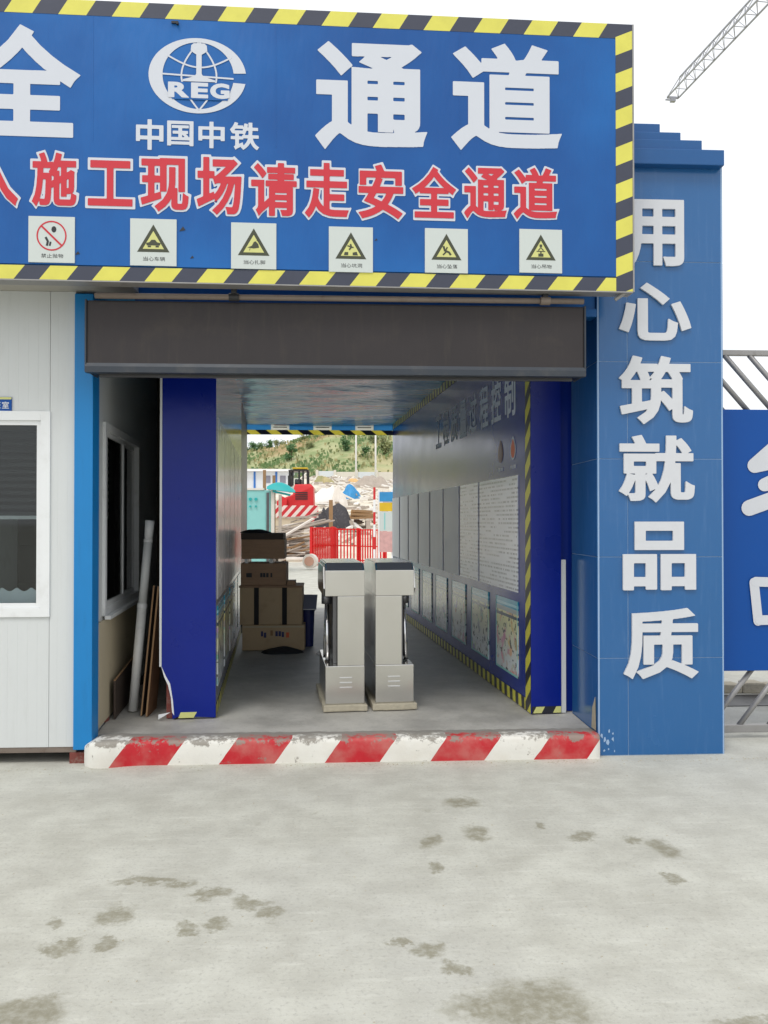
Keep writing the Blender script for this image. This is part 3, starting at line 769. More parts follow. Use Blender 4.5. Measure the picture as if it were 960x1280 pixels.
s1 = sash('sash', XW0 + .047, xm + .02, ZW0 + .054, ZW1 - .051, .03, YC + .026, YC + .05, M['pvc'], wf)
s2 = sash('sash', xm - .02, XW1 - .054, ZW0 + .054, ZW1 - .051, .028, YC + .0, YC + .024, M['pvc'], wf)
boxp('pane', M['glass'], wf, XW0 + .078, xm - .012, YC + .036, YC + .04, ZW0 + .085, ZW1 - .082)
boxp('pane', M['glass'], wf, xm + .01, XW1 - .083, YC + .01, YC + .014, ZW0 + .083, ZW1 - .08)
# scalloped cloth behind the glass
mb = MB(); pts = []
xa, xb, zb = XW0 + .08, XW1 - .10, ZW0 + .075
n = 120
for i in range(n + 1):
    u = xa + (xb - xa) * i / n; pts.append((u, YC + .09, ZY(735, YC, 30) - .028 * abs(math.cos(math.pi * (u - xb) / .092))))
mb.prism([(xb, YC + .09, zb - .05), (xa, YC + .09, zb - .05)] + pts, (0, .004, 0)); mb.build('window_cloth', M['cloth'], cb)
# interior shell
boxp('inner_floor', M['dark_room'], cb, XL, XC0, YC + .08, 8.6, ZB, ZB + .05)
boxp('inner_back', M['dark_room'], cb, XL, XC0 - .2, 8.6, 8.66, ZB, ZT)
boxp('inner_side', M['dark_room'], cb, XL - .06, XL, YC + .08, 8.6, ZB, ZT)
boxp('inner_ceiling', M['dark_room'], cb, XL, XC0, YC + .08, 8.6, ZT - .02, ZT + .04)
dk = boxp('inner_shelf', M['dark_wood'], cb, XW0 - .2, XW1 - .25, 6.6, 6.95, ZB + .05, ZB + .85)
boxp('inner_screen', M['dark_plastic'], cb, XW1 - .75, XW1 - .3, 6.7, 6.74, ZB + .95, ZB + 1.25)
mb = MB()  # slats added to imitate faint horizontal lines reflected in the pane
for i in range(16): mb.box(XW0 + .05, XW1 + .2, 6.0, 6.02, ZW1 + .12 - i * .05, ZW1 + .095 - i * .05)
mb.build('reflection_slats', mat('reflection_grey', (60, 62, 62), .8), cb)
boxp('inner_cabinet', M['grey_pvc'], cb, XW1 - .95, XW1 - .62, 6.1, 6.5, ZB + .05, ZB + 1.5)
boxp('inner_rail', M['pvc'], cb, XW0 + .05, XW1 + .2, 5.98, 6.0, ZW1 - .68, ZW1 - .655)  # lower rail of the added slats
MB().tube([(XW1 - .12, 5.9, ZW1 - .05), (XW1 - .12, 5.9, ZW1 - .6)], .025, 10).build('inner_coat', M['black_cloth'], cb)
# name plate beside the window head
pl = boxp('name_plate', M['board_blue'], cb, XY(14, YC) - .55, XY(14.5, YC), YC - .01, YC - .003, ZY(514, YC, 8), ZY(496.5, YC, 8))
boxp('plate_stripe', M['sign_yellow'], pl, XY(14, YC) - .55, XY(14.4, YC), YC - .012, YC - .0102, ZY(499.5, YC, 8), ZY(496.8, YC, 8))
cbl = WM[cb.name].inverted()
for i, ch in enumerate('室班'):
    a = cbl @ Vector((XY(11.5, YC) - .052 * i, YC - .0125, ZY(511, YC, 8)))
    put_glyph('character', ch, M['sign_white'], pl, a.x - .044, a.x, a.z, a.z + .045, a.y, .002, .02, .016, 40)
# corner column, base rail, soffit
boxp('corner_column', M['blue_column'], cb, XY(92.5, YC - .03), XY(116, YC - .03), YC - .035, YC + .11, ZB - .012, 3.0, .006)
boxp('base_rail', M['rust_pipe'], cb, XL, XC0 + .02, YC + .004, YC + .07, ZB - .035, ZB - .0015)
boxp('foot', M['brick_red'], cb, XC0 - .02, XC1 - .01, YC + .0, YC + .12, 0, ZB - .036)
boxp('foot', M['brick_red'], cb, XL + .1, XL + .4, YC + .1, YC + .3, 0, ZB - .036)
boxp('foot', M['brick_red'], cb, XC0 - 1.6, XC0 - 1.35, YC + .1, YC + .3, 0, ZB - .036)
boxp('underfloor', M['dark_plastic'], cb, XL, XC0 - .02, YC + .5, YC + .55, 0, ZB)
boxp('soffit', M['soffit'], cb, XL, XY(167, 5.3), 5.10, YC + .06, 3.021, 3.06)
# side wall along the passage, following the passage direction
SW = Vector((XC1 - .035, YC + .115)); sa = math.atan2(AX.y, AX.x)
sw = thing('cabin_side_wall', 'grey side wall of the guard cabin with a sliding window facing the passage', 'wall', (SW.x, SW.y, 0), sa)
# local x runs into the depth, the face looks to local -y
def sx(px): return (WX(px, 645, SW.x).y - SW.y) if False else None
nrm = Vector((AX.y, -AX.x, 0)); swp = Vector((SW.x, SW.y, 0))
def sloc(px, py): return WM[sw.name].inverted() @ WP(px, py, swp, nrm)
w0, w1 = sloc(129, 529).x, sloc(172, 551).x
wz1, wz0 = sloc(129, 529).z, sloc(129, 768).z
LS = 3.1
for (a, b, c, d) in ((0, w0, .06, 3.03), (w1, LS, .06, 3.03), (w0, w1, .06, wz0), (w0, w1, wz1, 3.03)):
    boxp('wall_panel', M['white_panel'], sw, a + .001, b - .001, 0, .07, c, d, world=False)
def lsash(name, x0, x1, z0, z1, w, y0, y1, m, parent):
    mb = MB(); mb.box(x0, x0 + w, y0, y1, z0, z1); mb.box(x1 - w, x1, y0, y1, z0, z1)
    mb.box(x0 + w, x1 - w, y0, y1, z0, z0 + w); mb.box(x0 + w, x1 - w, y0, y1, z1 - w, z1)
    return mb.build(name, m, parent, .002, world=False)
lf = lsash('window', w0 - .01, w1 + .01, wz0 - .01, wz1 + .01, .055, -.02, .06, M['grey_pvc'], sw)
wm = w0 + (w1 - w0) * .52
lsash('sash', w0 + .046, wm + .02, wz0 + .046, wz1 - .046, .035, -.008, .018, M['grey_pvc'], lf)
lsash('sash', wm - .02, w1 - .046, wz0 + .046, wz1 - .046, .035, .02, .045, M['grey_pvc'], lf)
boxp('pane', M['glass'], lf, w0 + .08, wm - .01, .003, .007, wz0 + .08, wz1 - .08, world=False)
boxp('pane', M['glass'], lf, wm + .01, w1 - .08, .03, .034, wz0 + .08, wz1 - .08, world=False)
boxp('window_sill', M['grey_pvc'], lf, w0 - .03, w1 + .03, -.06, -.021, wz0 - .03, wz0 - .005, world=False)
boxp('lower_board', M['beige_board'], sw, .03, w1 - .15, -.02, -.003, .17, wz0 - .035, world=False)
mb = MB()
for i in range(9): mb.box(w0 + .1 + i * .13, w0 + .14 + i * .13, .12, .13, wz0, wz1)
mb.build('curtain', M['grey_card'], sw, world=False)
# dark board added to stand for the shade deep in the gap behind the cabin wall
pt = thing('gap_shade_board', 'added dark board standing for shade in the gap between cabin side wall and passage wall', 'partition', (PL0.x - .9, 8.5, FZ))
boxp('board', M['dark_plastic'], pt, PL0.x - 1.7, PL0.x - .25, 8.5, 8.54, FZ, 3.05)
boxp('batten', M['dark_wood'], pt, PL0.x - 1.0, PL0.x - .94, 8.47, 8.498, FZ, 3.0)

# ------------------------------------------------------------------ gate pillar on the right
YP = 5.40; PX0, PX1 = WZ(752, 947).x, WZ(911, 947).x
PX0 = PX0 + .0; ZP = ZY(206, YP, 880); PD = .6
gp = thing('gate_pillar', 'tall blue tiled gate pillar with white characters and stepped cap right of the passage', 'pillar', ((PX0 + PX1) / 2, YP + PD / 2, 0))
def lean(z): return -.045 * z / ZP, .05 * z / ZP      # the faces draw in slightly towards the top
ptop0, ptop1 = PX0 - .0, PX1 - .02
mb = MB(); g = .004
mb.prism([(PX0 - .0085, YP - .0085, 0.0), (PX1 + .0085, YP - .0085, 0.0), (PX1 + .0085, YP + PD - g, 0.0), (PX0 - .0085, YP + PD - g, 0.0)], (0, 0, ZP)).build('pillar_core', M['grout'], gp)
jz = [0.003] + [ZY(p, YP, 830) for p in (822, 696, 574, 453, 328)] + [ZP - .002]
jx = [PX0, XY(784, YP), PX1]
tg = .002
for a, b in zip(jz, jz[1:]):
    for c, d in zip(jx, jx[1:]):
        o = (random.random() - .5) * .002
        MB().box(c + tg, d - tg, YP - .012 + o, YP + .003, a + tg, b - tg).build('tile', M['tile_blue'], gp, .0012)
    for side, xx0, xx1 in ((0, PX0 - .012, PX0 + .003), (1, PX1 - .003, PX1 + .012)):
        o = (random.random() - .5) * .003
        for c, d in ((YP - .009, YP + PD)[:2],):
            MB().box(xx0 + o, xx1 + o, c + tg, d - tg, a + tg, b - tg).build('tile', M['tile_blue'], gp, .0012)
zs = [ZY(p, YP - .08, 870) for p in (206, 186.5, 172.5, 160.5, 147.5)]
for i, (a, b) in enumerate(zip(zs, zs[1:])):
    xr = XY((907.5, 882, 857.5, 833.5)[i], YP - .08); xl = PX0 - .09 + .07 * i
    MB().box(xl, xr, YP - .08 + .03 * i, YP + PD + .08 - .03 * i, a + (.001 if i else 0), b).build('cap_slab', M['cap_blue'], gp, .006)
gi = WM[gp.name].inverted()
for ch, x0, x1, y0, y1 in (('用', 782, 855, 250, 334), ('心', 774, 864, 354, 425), ('筑', 774, 866, 445, 530), ('就', 774, 868.5, 544, 628), ('品', 779, 870, 652, 738), ('质', 780, 873, 760, 849)):
    a = gi @ WY(x0, y1, YP - .03); b = gi @ WY(x1, y0, YP - .03)
    put_glyph('character', ch, M['letter_white'], gp, a.x, b.x, a.z, b.z, a.y, .016, .031, .026, 120)
# old patch where the plaster shows at the foot of the left edge
mb = MB(); rr = random.Random(5)
mb.prism([(PX0 - .0165, YP + .02, .16), (PX0 - .0165, YP + .11, .16), (PX0 - .0165, YP + .09, .30), (PX0 - .0165, YP + .03, .38)], (-.002, 0, 0)).build('bare_patch', M['mortar'], gp)

# ------------------------------------------------------------------ roller shutter box, pipe, lintel
YS = 5.12
sx0, sx1 = XY(105, YS), XY(733, YS); sz0, sz1 = ZY(469, YS, 420), ZY(379, YS, 420)
rs = thing('roller_shutter', 'long dark grey roller shutter box hung across the passage entrance', 'shutter', ((sx0 + sx1) / 2, YS + .1, sz0))
boxp('shutter_box', M['shutter'], rs, sx0 + .012, sx1 - .012, YS, YS + .245, sz0 + .03, sz1, .012)
boxp('end_cap', M['shutter_rim'], rs, sx0, sx0 + .0115, YS - .006, YS + .25, sz0 + .012, sz1 + .004, .004)
boxp('end_cap', M['shutter_rim'], rs, sx1 - .0115, sx1, YS - .006, YS + .25, sz0 + .012, sz1 + .004, .004)
MB().prism([(sx0 + .004, YS - .012, sz0 + .004), (sx0 + .004, YS - .012, sz0 + .04), (sx0 + .004, YS - .001, sz0 + .062), (sx0 + .004, YS - .0005, sz0 + .02), (sx0 + .004, YS + .04, sz0 + .004)], (sx1 - sx0 - .008, 0, 0)).build('lower_rim', M['shutter_rim'], rs)
boxp('curtain_slot', M['dark_plastic'], rs, sx0 + .02, sx1 - .02, YS + .05, YS + .2, sz0 + .012, sz0 + .029)
boxp('bottom_bar', M['steel_dark'], rs, sx0 + .06, sx1 - .06, YS + .1, YS + .13, sz0 - .006, sz0 + .0115)
pp = thing('rusty_pipe', 'grey rusty pipe with clamps running above the roller shutter box', 'pipe', ((sx0 + sx1) / 2, YS - .03, sz1))
pz = ZY(374, 5.08, 420) ; p0 = Vector((XY(118, 5.09), 5.09, pz + .004)); p1 = Vector((XY(730, 5.09), 5.09, ZY(376.5, 5.09, 700)))
MB().tube([p0, p1], .018, 12).build('pipe_run', M['rust_pipe'], pp, smooth=True)
for px in (292, 682):
    xx = XY(px, 5.09); z = p0.z + (p1.z - p0.z) * (xx - p0.x) / (p1.x - p0.x)
    MB().tube([(xx - .03, 5.09, z), (xx + .03, 5.09, z)], .026, 12).build('clamp', M['dark_plastic'] if px < 400 else M['rust_pipe'], pp)
    boxp('clamp_bracket', M['dark_plastic'], pp, xx - .016, xx + .016, 5.075, 5.115, z + .015, z + .11)
lt = thing('entrance_lintel', 'blue steel beam above the shutter box behind the entrance sign', 'beam', ((sx0 + sx1) / 2, 5.44, 2.97))
boxp('beam_web', M['lintel_blue'], lt, XY(167, 5.4), PX0 - .015, 5.41, 5.5, 2.9, 3.3)
boxp('beam_flange', M['lintel_blue'], lt, XY(167, 5.4), PX0 - .015, 5.385, 5.405, 2.9, 2.95)

# ------------------------------------------------------------------ entrance sign
RS = R(1.2); sp0 = WY(791, 364.5, 5.03); sn = Vector((math.sin(RS), -math.cos(RS), 0))
sg = thing('entrance_sign', 'huge blue entrance sign with white and red characters, emblem and hazard stripe border', 'sign', sp0, RS)
sgi = WM[sg.name].inverted()
def SU(px, py): q = sgi @ WP(px, py, sp0, sn); return q.x, q.z
HT = SU(791, 31)[1]; UL = -5.1
boxp('banner', M['banner'], sg, UL + .1, -.105, .0, .01, .09, HT - .085, world=False)
boxp('sign_frame', M['lintel_blue'], sg, UL + .01, -.01, .0105, .10, .004, HT - .004, world=False)
u_in = SU(770, 300)[0]; hb = SU(700, 346)[1]; hbt = HT - SU(700, 47)[1] + .0
hbt = SU(500, 24)[1] - SU(500, 42.5)[1]
hz = (218, 212, 92); hd = (58, 62, 78)
per = SU(463, 365)[0] - SU(400, 365)[0]
m_b = stripe_mat('hazard_bottom', (1, 0, -.78), per, .52, hz, hd, -SU(437, 362)[0] / per, .45)
m_t = stripe_mat('hazard_top', (1, 0, -.62), per * 1.02, .52, hz, hd, .35, .45)
m_r = stripe_mat('hazard_side', (-.42, 0, 1), SU(791, 150)[1] - SU(791, 196)[1], .5, hz, hd, .42, .45)
flat('hazard_band', m_b, sg, [(UL, 0), (u_in, 0), (u_in, hb), (UL, hb)], -.0015)
flat('hazard_band', m_t, sg, [(UL, HT - hbt), (u_in, HT - hbt), (u_in, HT), (UL, HT)], -.0015)
flat('hazard_band', m_r, sg, [(u_in, 0), (0, 0), (0, HT), (u_in, HT)], -.0015)
flat('hazard_band', m_r, sg, [(UL - .02, 0), (UL - .0005, 0), (UL - .0005, HT), (UL - .02, HT)], -.0015)
boxp('edge_trim', M['gate_steel'], sg, .0005, .01, -.004, .1, -.003, HT, world=False)
boxp('edge_trim', M['gate_steel'], sg, UL, .0, -.004, .1, -.008, -.001, world=False)
# seams of the stretched cloth
for px in (116, 345, 575):
    u = SU(px, 60)[0]; MB().box(u - .004, u + .004, -.0012, .0005, HT - hbt - .75, HT - hbt - .002).build('cloth_seam', M['banner'], sg, world=False)
def sgl(ch, x0, x1, y0, y1, m, y, dx, dy, res=72, grow=0.0, name='character'):
    a = SU(x0, y1); b = SU(x1, y0); return put_glyph(name, ch, m, sg, a[0], b[0], a[1], b[1], y, .0015, dx, dy, res, grow)
for ch, x0, x1, y0, y1 in (('安', -232, -88, 24, 162), ('全', -46, 101, 34, 168), ('通', 394, 534, 57, 186), ('道', 564, 702, 58, 187)):
    sgl(ch, x0, x1, y0, y1, M['sign_white'], -.003, .036, .030, 150)
for ch, x0, x1, y0, y1 in (('中', 170, 204.5, 150, 187), ('国', 209, 242, 152, 182), ('中', 248, 281, 153, 185), ('铁', 287.5, 324, 154, 187)):
    sgl(ch, x0, x1, y0, y1, M['sign_white'], -.003, .028, .022, 60)
for ch, x0, x1, y0, y1 in (('进', -106, -46, 184, 254), ('入', -38, 23, 192, 256), ('施', 40, 96, 192, 258), ('工', 110, 166, 202, 257), ('现', 176, 236, 199, 264), ('场', 246, 302, 198, 268),
                           ('请', 314, 371, 205, 270), ('走', 381, 436, 205, 272), ('安', 448, 504, 207, 273), ('全', 515, 570, 210, 272), ('通', 580, 633, 211, 273), ('道', 642, 696, 211, 274)):
    o = sgl(ch, x0, x1, y0, y1, M['sign_white'], -.003, .07, .065, 64, .016, 'character_outline')
    sgl(ch, x0, x1, y0, y1, M['sign_red'], -.0055, .03, .024, 84)
# emblem
ec = SU(247, 95); ew = (SU(308, 95)[0] - SU(186, 95)[0]) / 2; eh = (SU(247, 48)[1] - SU(247, 142)[1]) / 2
def EP(a, b): return (ec[0] + a * ew, ec[1] + b * eh)
em = MB(); out, inn = [], []
for i in range(61):
    a = R(6) + R(344) * i / 60
    out.append(EP(math.cos(a), math.sin(a))); inn.append(EP(.015 + .73 * math.cos(a), .885 * math.sin(a)))
for i in range(60): em.poly([(p[0], -.003, p[1]) for p in (out[i], out[i+1], inn[i+1], inn[i])])
emb = em.build('emblem_ring', M['sign_white'], sg, world=False)
mb = MB()
for sgn in (-1, 1):
    ribbon([EP(.03 + sgn * .36 * math.sin(math.pi * i / 24), .90 - 1.82 * i / 24) for i in range(25)], .010, -.0032, mb)
ribbon([EP(-.62 + 1.32 * i / 16, .52 - .30 * math.sin(math.pi * i / 16)) for i in range(17)], .010, -.0036, mb)
ribbon([EP(-.72, .02), EP(.74, -.05)], .010, -.0038, mb)
mb.build('emblem_lines', M['sign_white'], emb, world=False)
rail = [(-.13, .80), (-.08, .86), (.14, .86), (.19, .80), (.20, .66), (.14, .60), (.085, .56), (.085, .05), (.12, -.02), (.36, -.11), (.36, -.16), (-.30, -.16), (-.30, -.11), (-.06, -.02), (-.025, .05), (-.025, .56), (-.08, .60), (-.14, .66)]
flat('emblem_rail', M['sign_white'], emb, [EP(*p) for p in rail], -.0045)
flat('emblem_plate', M['banner'], emb, [EP(-.66, -.18), EP(.72, -.18), EP(.62, -.64), EP(-.52, -.64)], -.0052)
for ch, a, b in (('R', -.60, -.17), ('E', -.13, .22), ('G', .26, .66)):
    p, q = EP(a, -.60), EP(b, -.19); put_glyph('emblem_letter', ch, M['sign_white'], emb, p[0], q[0], p[1], q[1], -.0065, .001, .05, .05, 48)
# pictogram placards under the red line
def tri(cx, cy, w, h): return [(cx - w / 2, cy), (cx + w / 2, cy), (cx, cy + h)]
def placard(x0, x1, y0, y1, cap, kind):
    a, b = SU(x0, y1), SU(x1, y0); w, h = b[0] - a[0], b[1] - a[1]
    p = MB().box(a[0], b[0], -.0085, -.0005, a[1], b[1]).build('placard', M['placard'], sg, world=False)
    def L(s, t): return (a[0] + s * w, a[1] + t * h)
    thin_text('caption', cap, M['ink'], p, L(.27, 0)[0], L(.76, 0)[0], L(0, .1)[1], L(0, .19)[1], -.0095)
    if kind == 'ban':
        mb = MB(); ribbon([L(.5 + .31 * math.cos(2 * math.pi * i / 40), .58 + .31 * math.sin(2 * math.pi * i / 40)) for i in range(41)], .032 * w, -.0098, mb)
        ribbon([L(.28, .79), L(.72, .37)], .04 * w, -.0102, mb); mb.build('ban_ring', M['sign_red'], p, world=False)
        mb = MB(); ribbon([L(.40, .36), L(.42, .46), L(.37, .55)], .05 * w, -.0092, mb); ribbon([L(.46, .36), L(.48, .45)], .04 * w, -.0094, mb)
        mb.poly([(L(.55 + .055 * math.cos(q), .72 + .07 * math.sin(q))[0], -.0092, L(.55, .72 + .07 * math.sin(q))[1]) for q in [R(36 * k) for k in range(10)]])
        tag(mb.build('symbol', M['ink'], p, world=False), kind='stuff')
    else:
        flat('warning_triangle', M['sign_dark'], p, [L(.15, .29), L(.85, .29), L(.5, .88)], -.0092)
        flat('triangle_field', M['sign_yellow'], p, [L(.27, .355), L(.73, .355), L(.5, .74)], -.0098)
        mb = MB(); y = -.0106
        def bl(pts): mb.poly([(L(*q)[0], y, L(*q)[1]) for q in pts])
        if kind == 'car': bl([(.36, .43), (.64, .43), (.66, .48), (.58, .5), (.54, .55), (.46, .55), (.42, .5), (.34, .48)]); bl([(.38, .39), (.45, .39), (.45, .425), (.38, .425)]); bl([(.55, .39), (.62, .39), (.62, .425), (.55, .425)])
        elif kind == 'foot': bl([(.36, .46), (.50, .44), (.62, .46), (.60, .54), (.54, .60), (.50, .58), (.46, .50)]); bl([(.40, .38), (.43, .44), (.41, .44)]); bl([(.56, .60), (.61, .63), (.58, .66)])
        elif kind == 'pit': bl([(.34, .37), (.44, .37), (.44, .44), (.36, .44)]); bl([(.54, .37), (.66, .37), (.63, .45), (.54, .43)]); ribbon([L(.46, .49), L(.51, .55), L(.49, .62)], .04 * w, y, mb); ribbon([L(.42, .58), L(.56, .54)], .03 * w, y - .0004, mb)
        elif kind == 'fall': ribbon([L(.43, .60), L(.46, .50), L(.56, .46), L(.60, .40)], .05 * w, y, mb); ribbon([L(.42, .40), L(.50, .48)], .035 * w, y - .0004, mb); ribbon([L(.52, .58), L(.48, .50)], .03 * w, y - .0008, mb)
        else: bl([(.44, .37), (.56, .37), (.56, .44), (.44, .44)]); bl([(.40, .48), (.60, .48), (.60, .50), (.40, .50)]); ribbon([L(.5, .44), L(.5, .48)], .03 * w, y - .0004, mb); ribbon([L(.44, .51), L(.5, .58), L(.56, .51)], .025 * w, y - .0004, mb); bl([(.47, .59), (.53, .59), (.53, .65), (.47, .65)])
        tag(mb.build('symbol', M['sign_dark'], p, world=False), kind='stuff')
placard(36, 94, 272, 328, '禁止抛物', 'ban'); placard(163, 221, 275, 332, '当心车辆', 'car'); placard(289, 345.5, 280, 336, '当心扎脚', 'foot')
placard(411, 466, 285, 340, '当心坑洞', 'pit'); placard(531, 584.5, 287, 341, '当心坠落', 'fall'); placard(649, 702, 288, 341, '当心吊物', 'hook')
placard(-92, -33, 268, 325, '当心触电', 'car')
# supports that carry the sign back to the beam
for px in (200, 480, 700):
    u = SU(px, 360)[0]; boxp('support_arm', M['gate_steel'], sg, u - .02, u + .02, .101, .42, .02 + .12, .16 + .04, world=False)
a = SU(784, 368); MB().tube([(a[0] + .0, .03, a[1] + .02), (a[0] - .06, -.03 + .08, a[1] - .022)], .012, 10).build('frame_pipe_end', M['gate_steel'], sg, world=False)
mb = MB(); u, v = SU(221, 29); mb.box(u - .03, u + .01, -.012, -.002, v - .006, v + .006); mb.box(u + .0, u + .012, -.02, -.002, v - .014, v + .002)
mb.build('clip', M['ink'], sg, world=False)

# ------------------------------------------------------------------ steel gate with board, right edge
YG = 5.78; XG0 = PX1 + .012; XG1 = XG0 + 2.6
zg = lambda py: ZY(py, YG, 930)
gt = thing('swing_gate', 'grey tubular swing gate with slanted bars and a blue board, right of the pillar', 'gate', (XG0, YG, 0))
r_ = .02
zt, zb = zg(441.5), zg(910)
boxp('top_rail', M['gate_steel'], gt, XG0, XG1, YG - r_, YG + r_, zt - r_, zt + r_, .006)
boxp('bottom_rail', M['gate_steel'], gt, XG0, XG1, YG - r_, YG + r_, zb - .028, zb + .028, .006)
boxp('stile', M['gate_steel'], gt, XG1, XG1 + .05, YG - .025, YG + .025, .02, zt + r_, .006)
bz1, bz0 = zg(513), zg(837)
boxp('gate_board', M['board_blue'], gt, XG0 - .02, XG1 - .02, YG - .05, YG - .024, bz0, bz1, .004)
boxp('mid_rail', M['gate_steel'], gt, XG0, XG1, YG - r_, YG + r_, bz1 - .07, bz1 - .03)
boxp('mid_rail', M['gate_steel'], gt, XG0, XG1, YG - r_, YG + r_, bz0 + .03, bz0 + .07)
dz = zt - bz1 + .03
for i in range(-3, 18):                      # upper bars lean one way, lower bars the other
    x = XY(906, YG) + i * .135 * 1.36
    p, q = Vector((x, YG, zt - .015)), Vector((x + dz * .86, YG, bz1 - .03))
    if p.x < XG0:
        if q.x < XG0 + .03: continue
        p = p + (q - p) * ((XG0 - p.x) / (q.x - p.x))
    if q.x < XG1: MB().tube([p, q], .0185, 10).build('bar', M['gate_steel'], gt, smooth=True)
dl = bz0 - zb + .03
for i in range(-1, 18):
    x = XY(921, YG) + i * .22
    p, q = Vector((x + dl * .78, YG, bz0 + .03)), Vector((x, YG, zb + .01))
    if q.x < XG0:
        if p.x < XG0 + .03: continue
        q = p + (q - p) * ((p.x - XG0) / (p.x - q.x))
    if p.x < XG1: MB().tube([p, q], .0185, 10).build('bar', M['gate_steel'], gt, smooth=True)
# rounded white lettering on the board (only the left strokes fall inside the picture)
gti = WM[gt.name].inverted()
def GP(px, py): q = gti @ WY(px, py, YG - .053); return (q.x, q.z)
SN = [0]
def stroke(pts, w):
    """fat rounded brush stroke"""
    P = [Vector(p) for p in pts]; mb = MB(); y = -.0545
    for k, (a, b) in enumerate(zip(P, P[1:])):
        d = (b - a).normalized(); n = Vector((-d.y, d.x)); poly = []
        for i in range(9): an = math.pi / 2 + math.pi * i / 8; poly.append(a + d * math.cos(an) * w + n * math.sin(an) * w)
        for i in range(9): an = -math.pi / 2 + math.pi * i / 8; poly.append(b + d * math.cos(an) * w + n * math.sin(an) * w)
        SN[0] += 1; mb.prism([(p.x, y - .0007 * SN[0], p.y) for p in poly], (0, .0004, 0))
    return mb.build('letter_stroke', M['letter_white'], gt, world=False)
stroke([GP(985, 545), GP(943, 582), GP(990, 572)], .052)
stroke([GP(1000, 585), GP(955, 606), GP(1000, 600)], .046)
stroke([GP(936, 635), GP(1010, 608)], .056)
stroke([GP(1030, 560), GP(1100, 560)], .05); stroke([GP(1065, 565), GP(1065, 630)], .05); stroke([GP(1020, 635), GP(1110, 635)], .05)
stroke([GP(942, 728), GP(947, 776)], .034); stroke([GP(944, 727), GP(1075, 731)], .034); stroke([GP(949, 775), GP(1068, 772)], .034); stroke([GP(1073, 732), GP(1066, 772)], .034)
stroke([GP(1008, 700), GP(1008, 815)], .036)
# drain with rough stones behind the gate
dr = thing('drain_edge', 'dark drain gap edged with broken concrete on the ground behind the swing gate', 'drain', (WZ(940, 872).x, WZ(940, 872).y, 0))
y0 = WZ(930, 883).y; y1 = WZ(930, 866).y; xx = PX1 - .1
boxp('drain_channel', M['dark_plastic'], dr, xx, xx + 6, y0, y1 - .1, .002, .006)
rr = random.Random(9)
for i in range(26):
    x = xx + i * .23 + rr.random() * .05; w = .12 + rr.random() * .12; hgt = .06 + rr.random() * .05; y = y1 - .06 + rr.random() * .06
    MB().prism([(x, y, 0), (x + w, y - .02, 0), (x + w * .9, y + .16, 0), (x + .02, y + .14, 0)], (rr.random() * .02, 0, hgt)).build('stone', M['mortar'], dr, .015)

# ------------------------------------------------------------------ turnstiles
RA = math.atan2(AX.y, AX.x) - math.pi / 2
def turnstile(px0, px1, pyb, open_left, label):
    Y = WZ((px0 + px1) / 2, pyb, FZ).y; x0 = XY(px0, Y); x1 = XY(px1, Y); w = x1 - x0; s = (pyb - 703) / 187 * 1.0
    t = thing('turnstile', label, 'turnstile', (x0, Y, FZ), RA, 'steel turnstiles in the passage')
    D = .80
    def X(a): return a * w if open_left else (1 - a) * w       # a: 0 on the open side
    def bx(n, m, a0, a1, y0, y1, z0, z1, bev=.004, par=None):
        return MB().box(X(a0), X(a1), y0, y1, z0, z1).build(n, m, par or t, bev, world=False)
    mb = MB(); rr = random.Random(int(px0)); pts = []
    for i in range(28):
        u = i / 28 * 4; k = int(u); f = u - k
        p = [(-.02 + f * (w + .04), -.03), (w + .02, -.03 + f * (D + .06)), (w + .02 - f * (w + .04), D + .03), (-.02, D + .03 - f * (D + .06))][k]
        pts.append((p[0] + (rr.random() - .5) * .018, p[1] + (rr.random() - .5) * .018, 0))
    mb.prism(pts, (0, 0, .048)).build('mortar_plinth', M['mortar'], t, .008, world=False)
    b = bx('base_cabinet', M['steel'], 0, 1, 0, D, .049, .33, .005)
    for i in range(3): bx('vent_louvre', M['chrome'], .36, .68, -.006, .002, .165 + i * .036, .176 + i * .036, .002, b)
    bx('stem', M['steel'], .31, .998, .006, D - .006, .3305, .842, .004)
    # head with sloping front edge
    prof = [(0, .843), (0, 1.032), (.055, 1.083), (D - .06, 1.083), (D, 1.03), (D, .843)]
    hd = MB().prism([(X(-.01), y, z) for y, z in prof], (X(1.0) - X(-.01), 0, 0)).build('head', M['steel'], t, .004, world=False)
    MB().prism([(X(.03), y, z) for y, z in ((.001, 1.036), (.054, 1.0865), (.056, 1.0845), (.003, 1.033))], (X(.95) - X(.03), 0, 0)).build('reader_window', M['reader'], hd, world=False)
    bx('top_plate', M['steel'], .04, .96, .07, D - .08, 1.0845, 1.088, .0, hd)
    # side cheek with the tripod hub, hanging arms
    MB().prism([(X(-.012), y, z) for y, z in ((.0, .9), (.07, .845), (D - .07, .845), (D, .9), (D - .06, 1.06), (.06, 1.06))], ((-.012 if open_left else .012), 0, 0)).build('side_cheek', M['steel'], hd, .003, world=False)
    hub = Vector((X(.10), .30, .83))
    MB().tube([hub + Vector((0, 0, .012)), hub - Vector((0, 0, .07))], .042, 16).build('tripod_hub', M['steel_dark'], t, smooth=True, world=False)
    for dx, dy, L in ((.0, -.10, .47), (-.012 if open_left else .012, .02, .46), (.012 if open_left else -.012, .14, .45)):
        p = hub - Vector((0, 0, .05)); q = p + Vector((dx, dy, -L * .93))
        MB().tube([p, q], .0165, 12).build('arm', M['chrome'], t, smooth=True, world=False)
        MB().tube([q, q - Vector((0, 0, .008))], .018, 12).build('arm_cap', M['dark_plastic'], t, world=False)
    bx('inner_column', M['steel_dark'], .22, .3095, .12, D - .1, .3305, .842, .003)
    return t
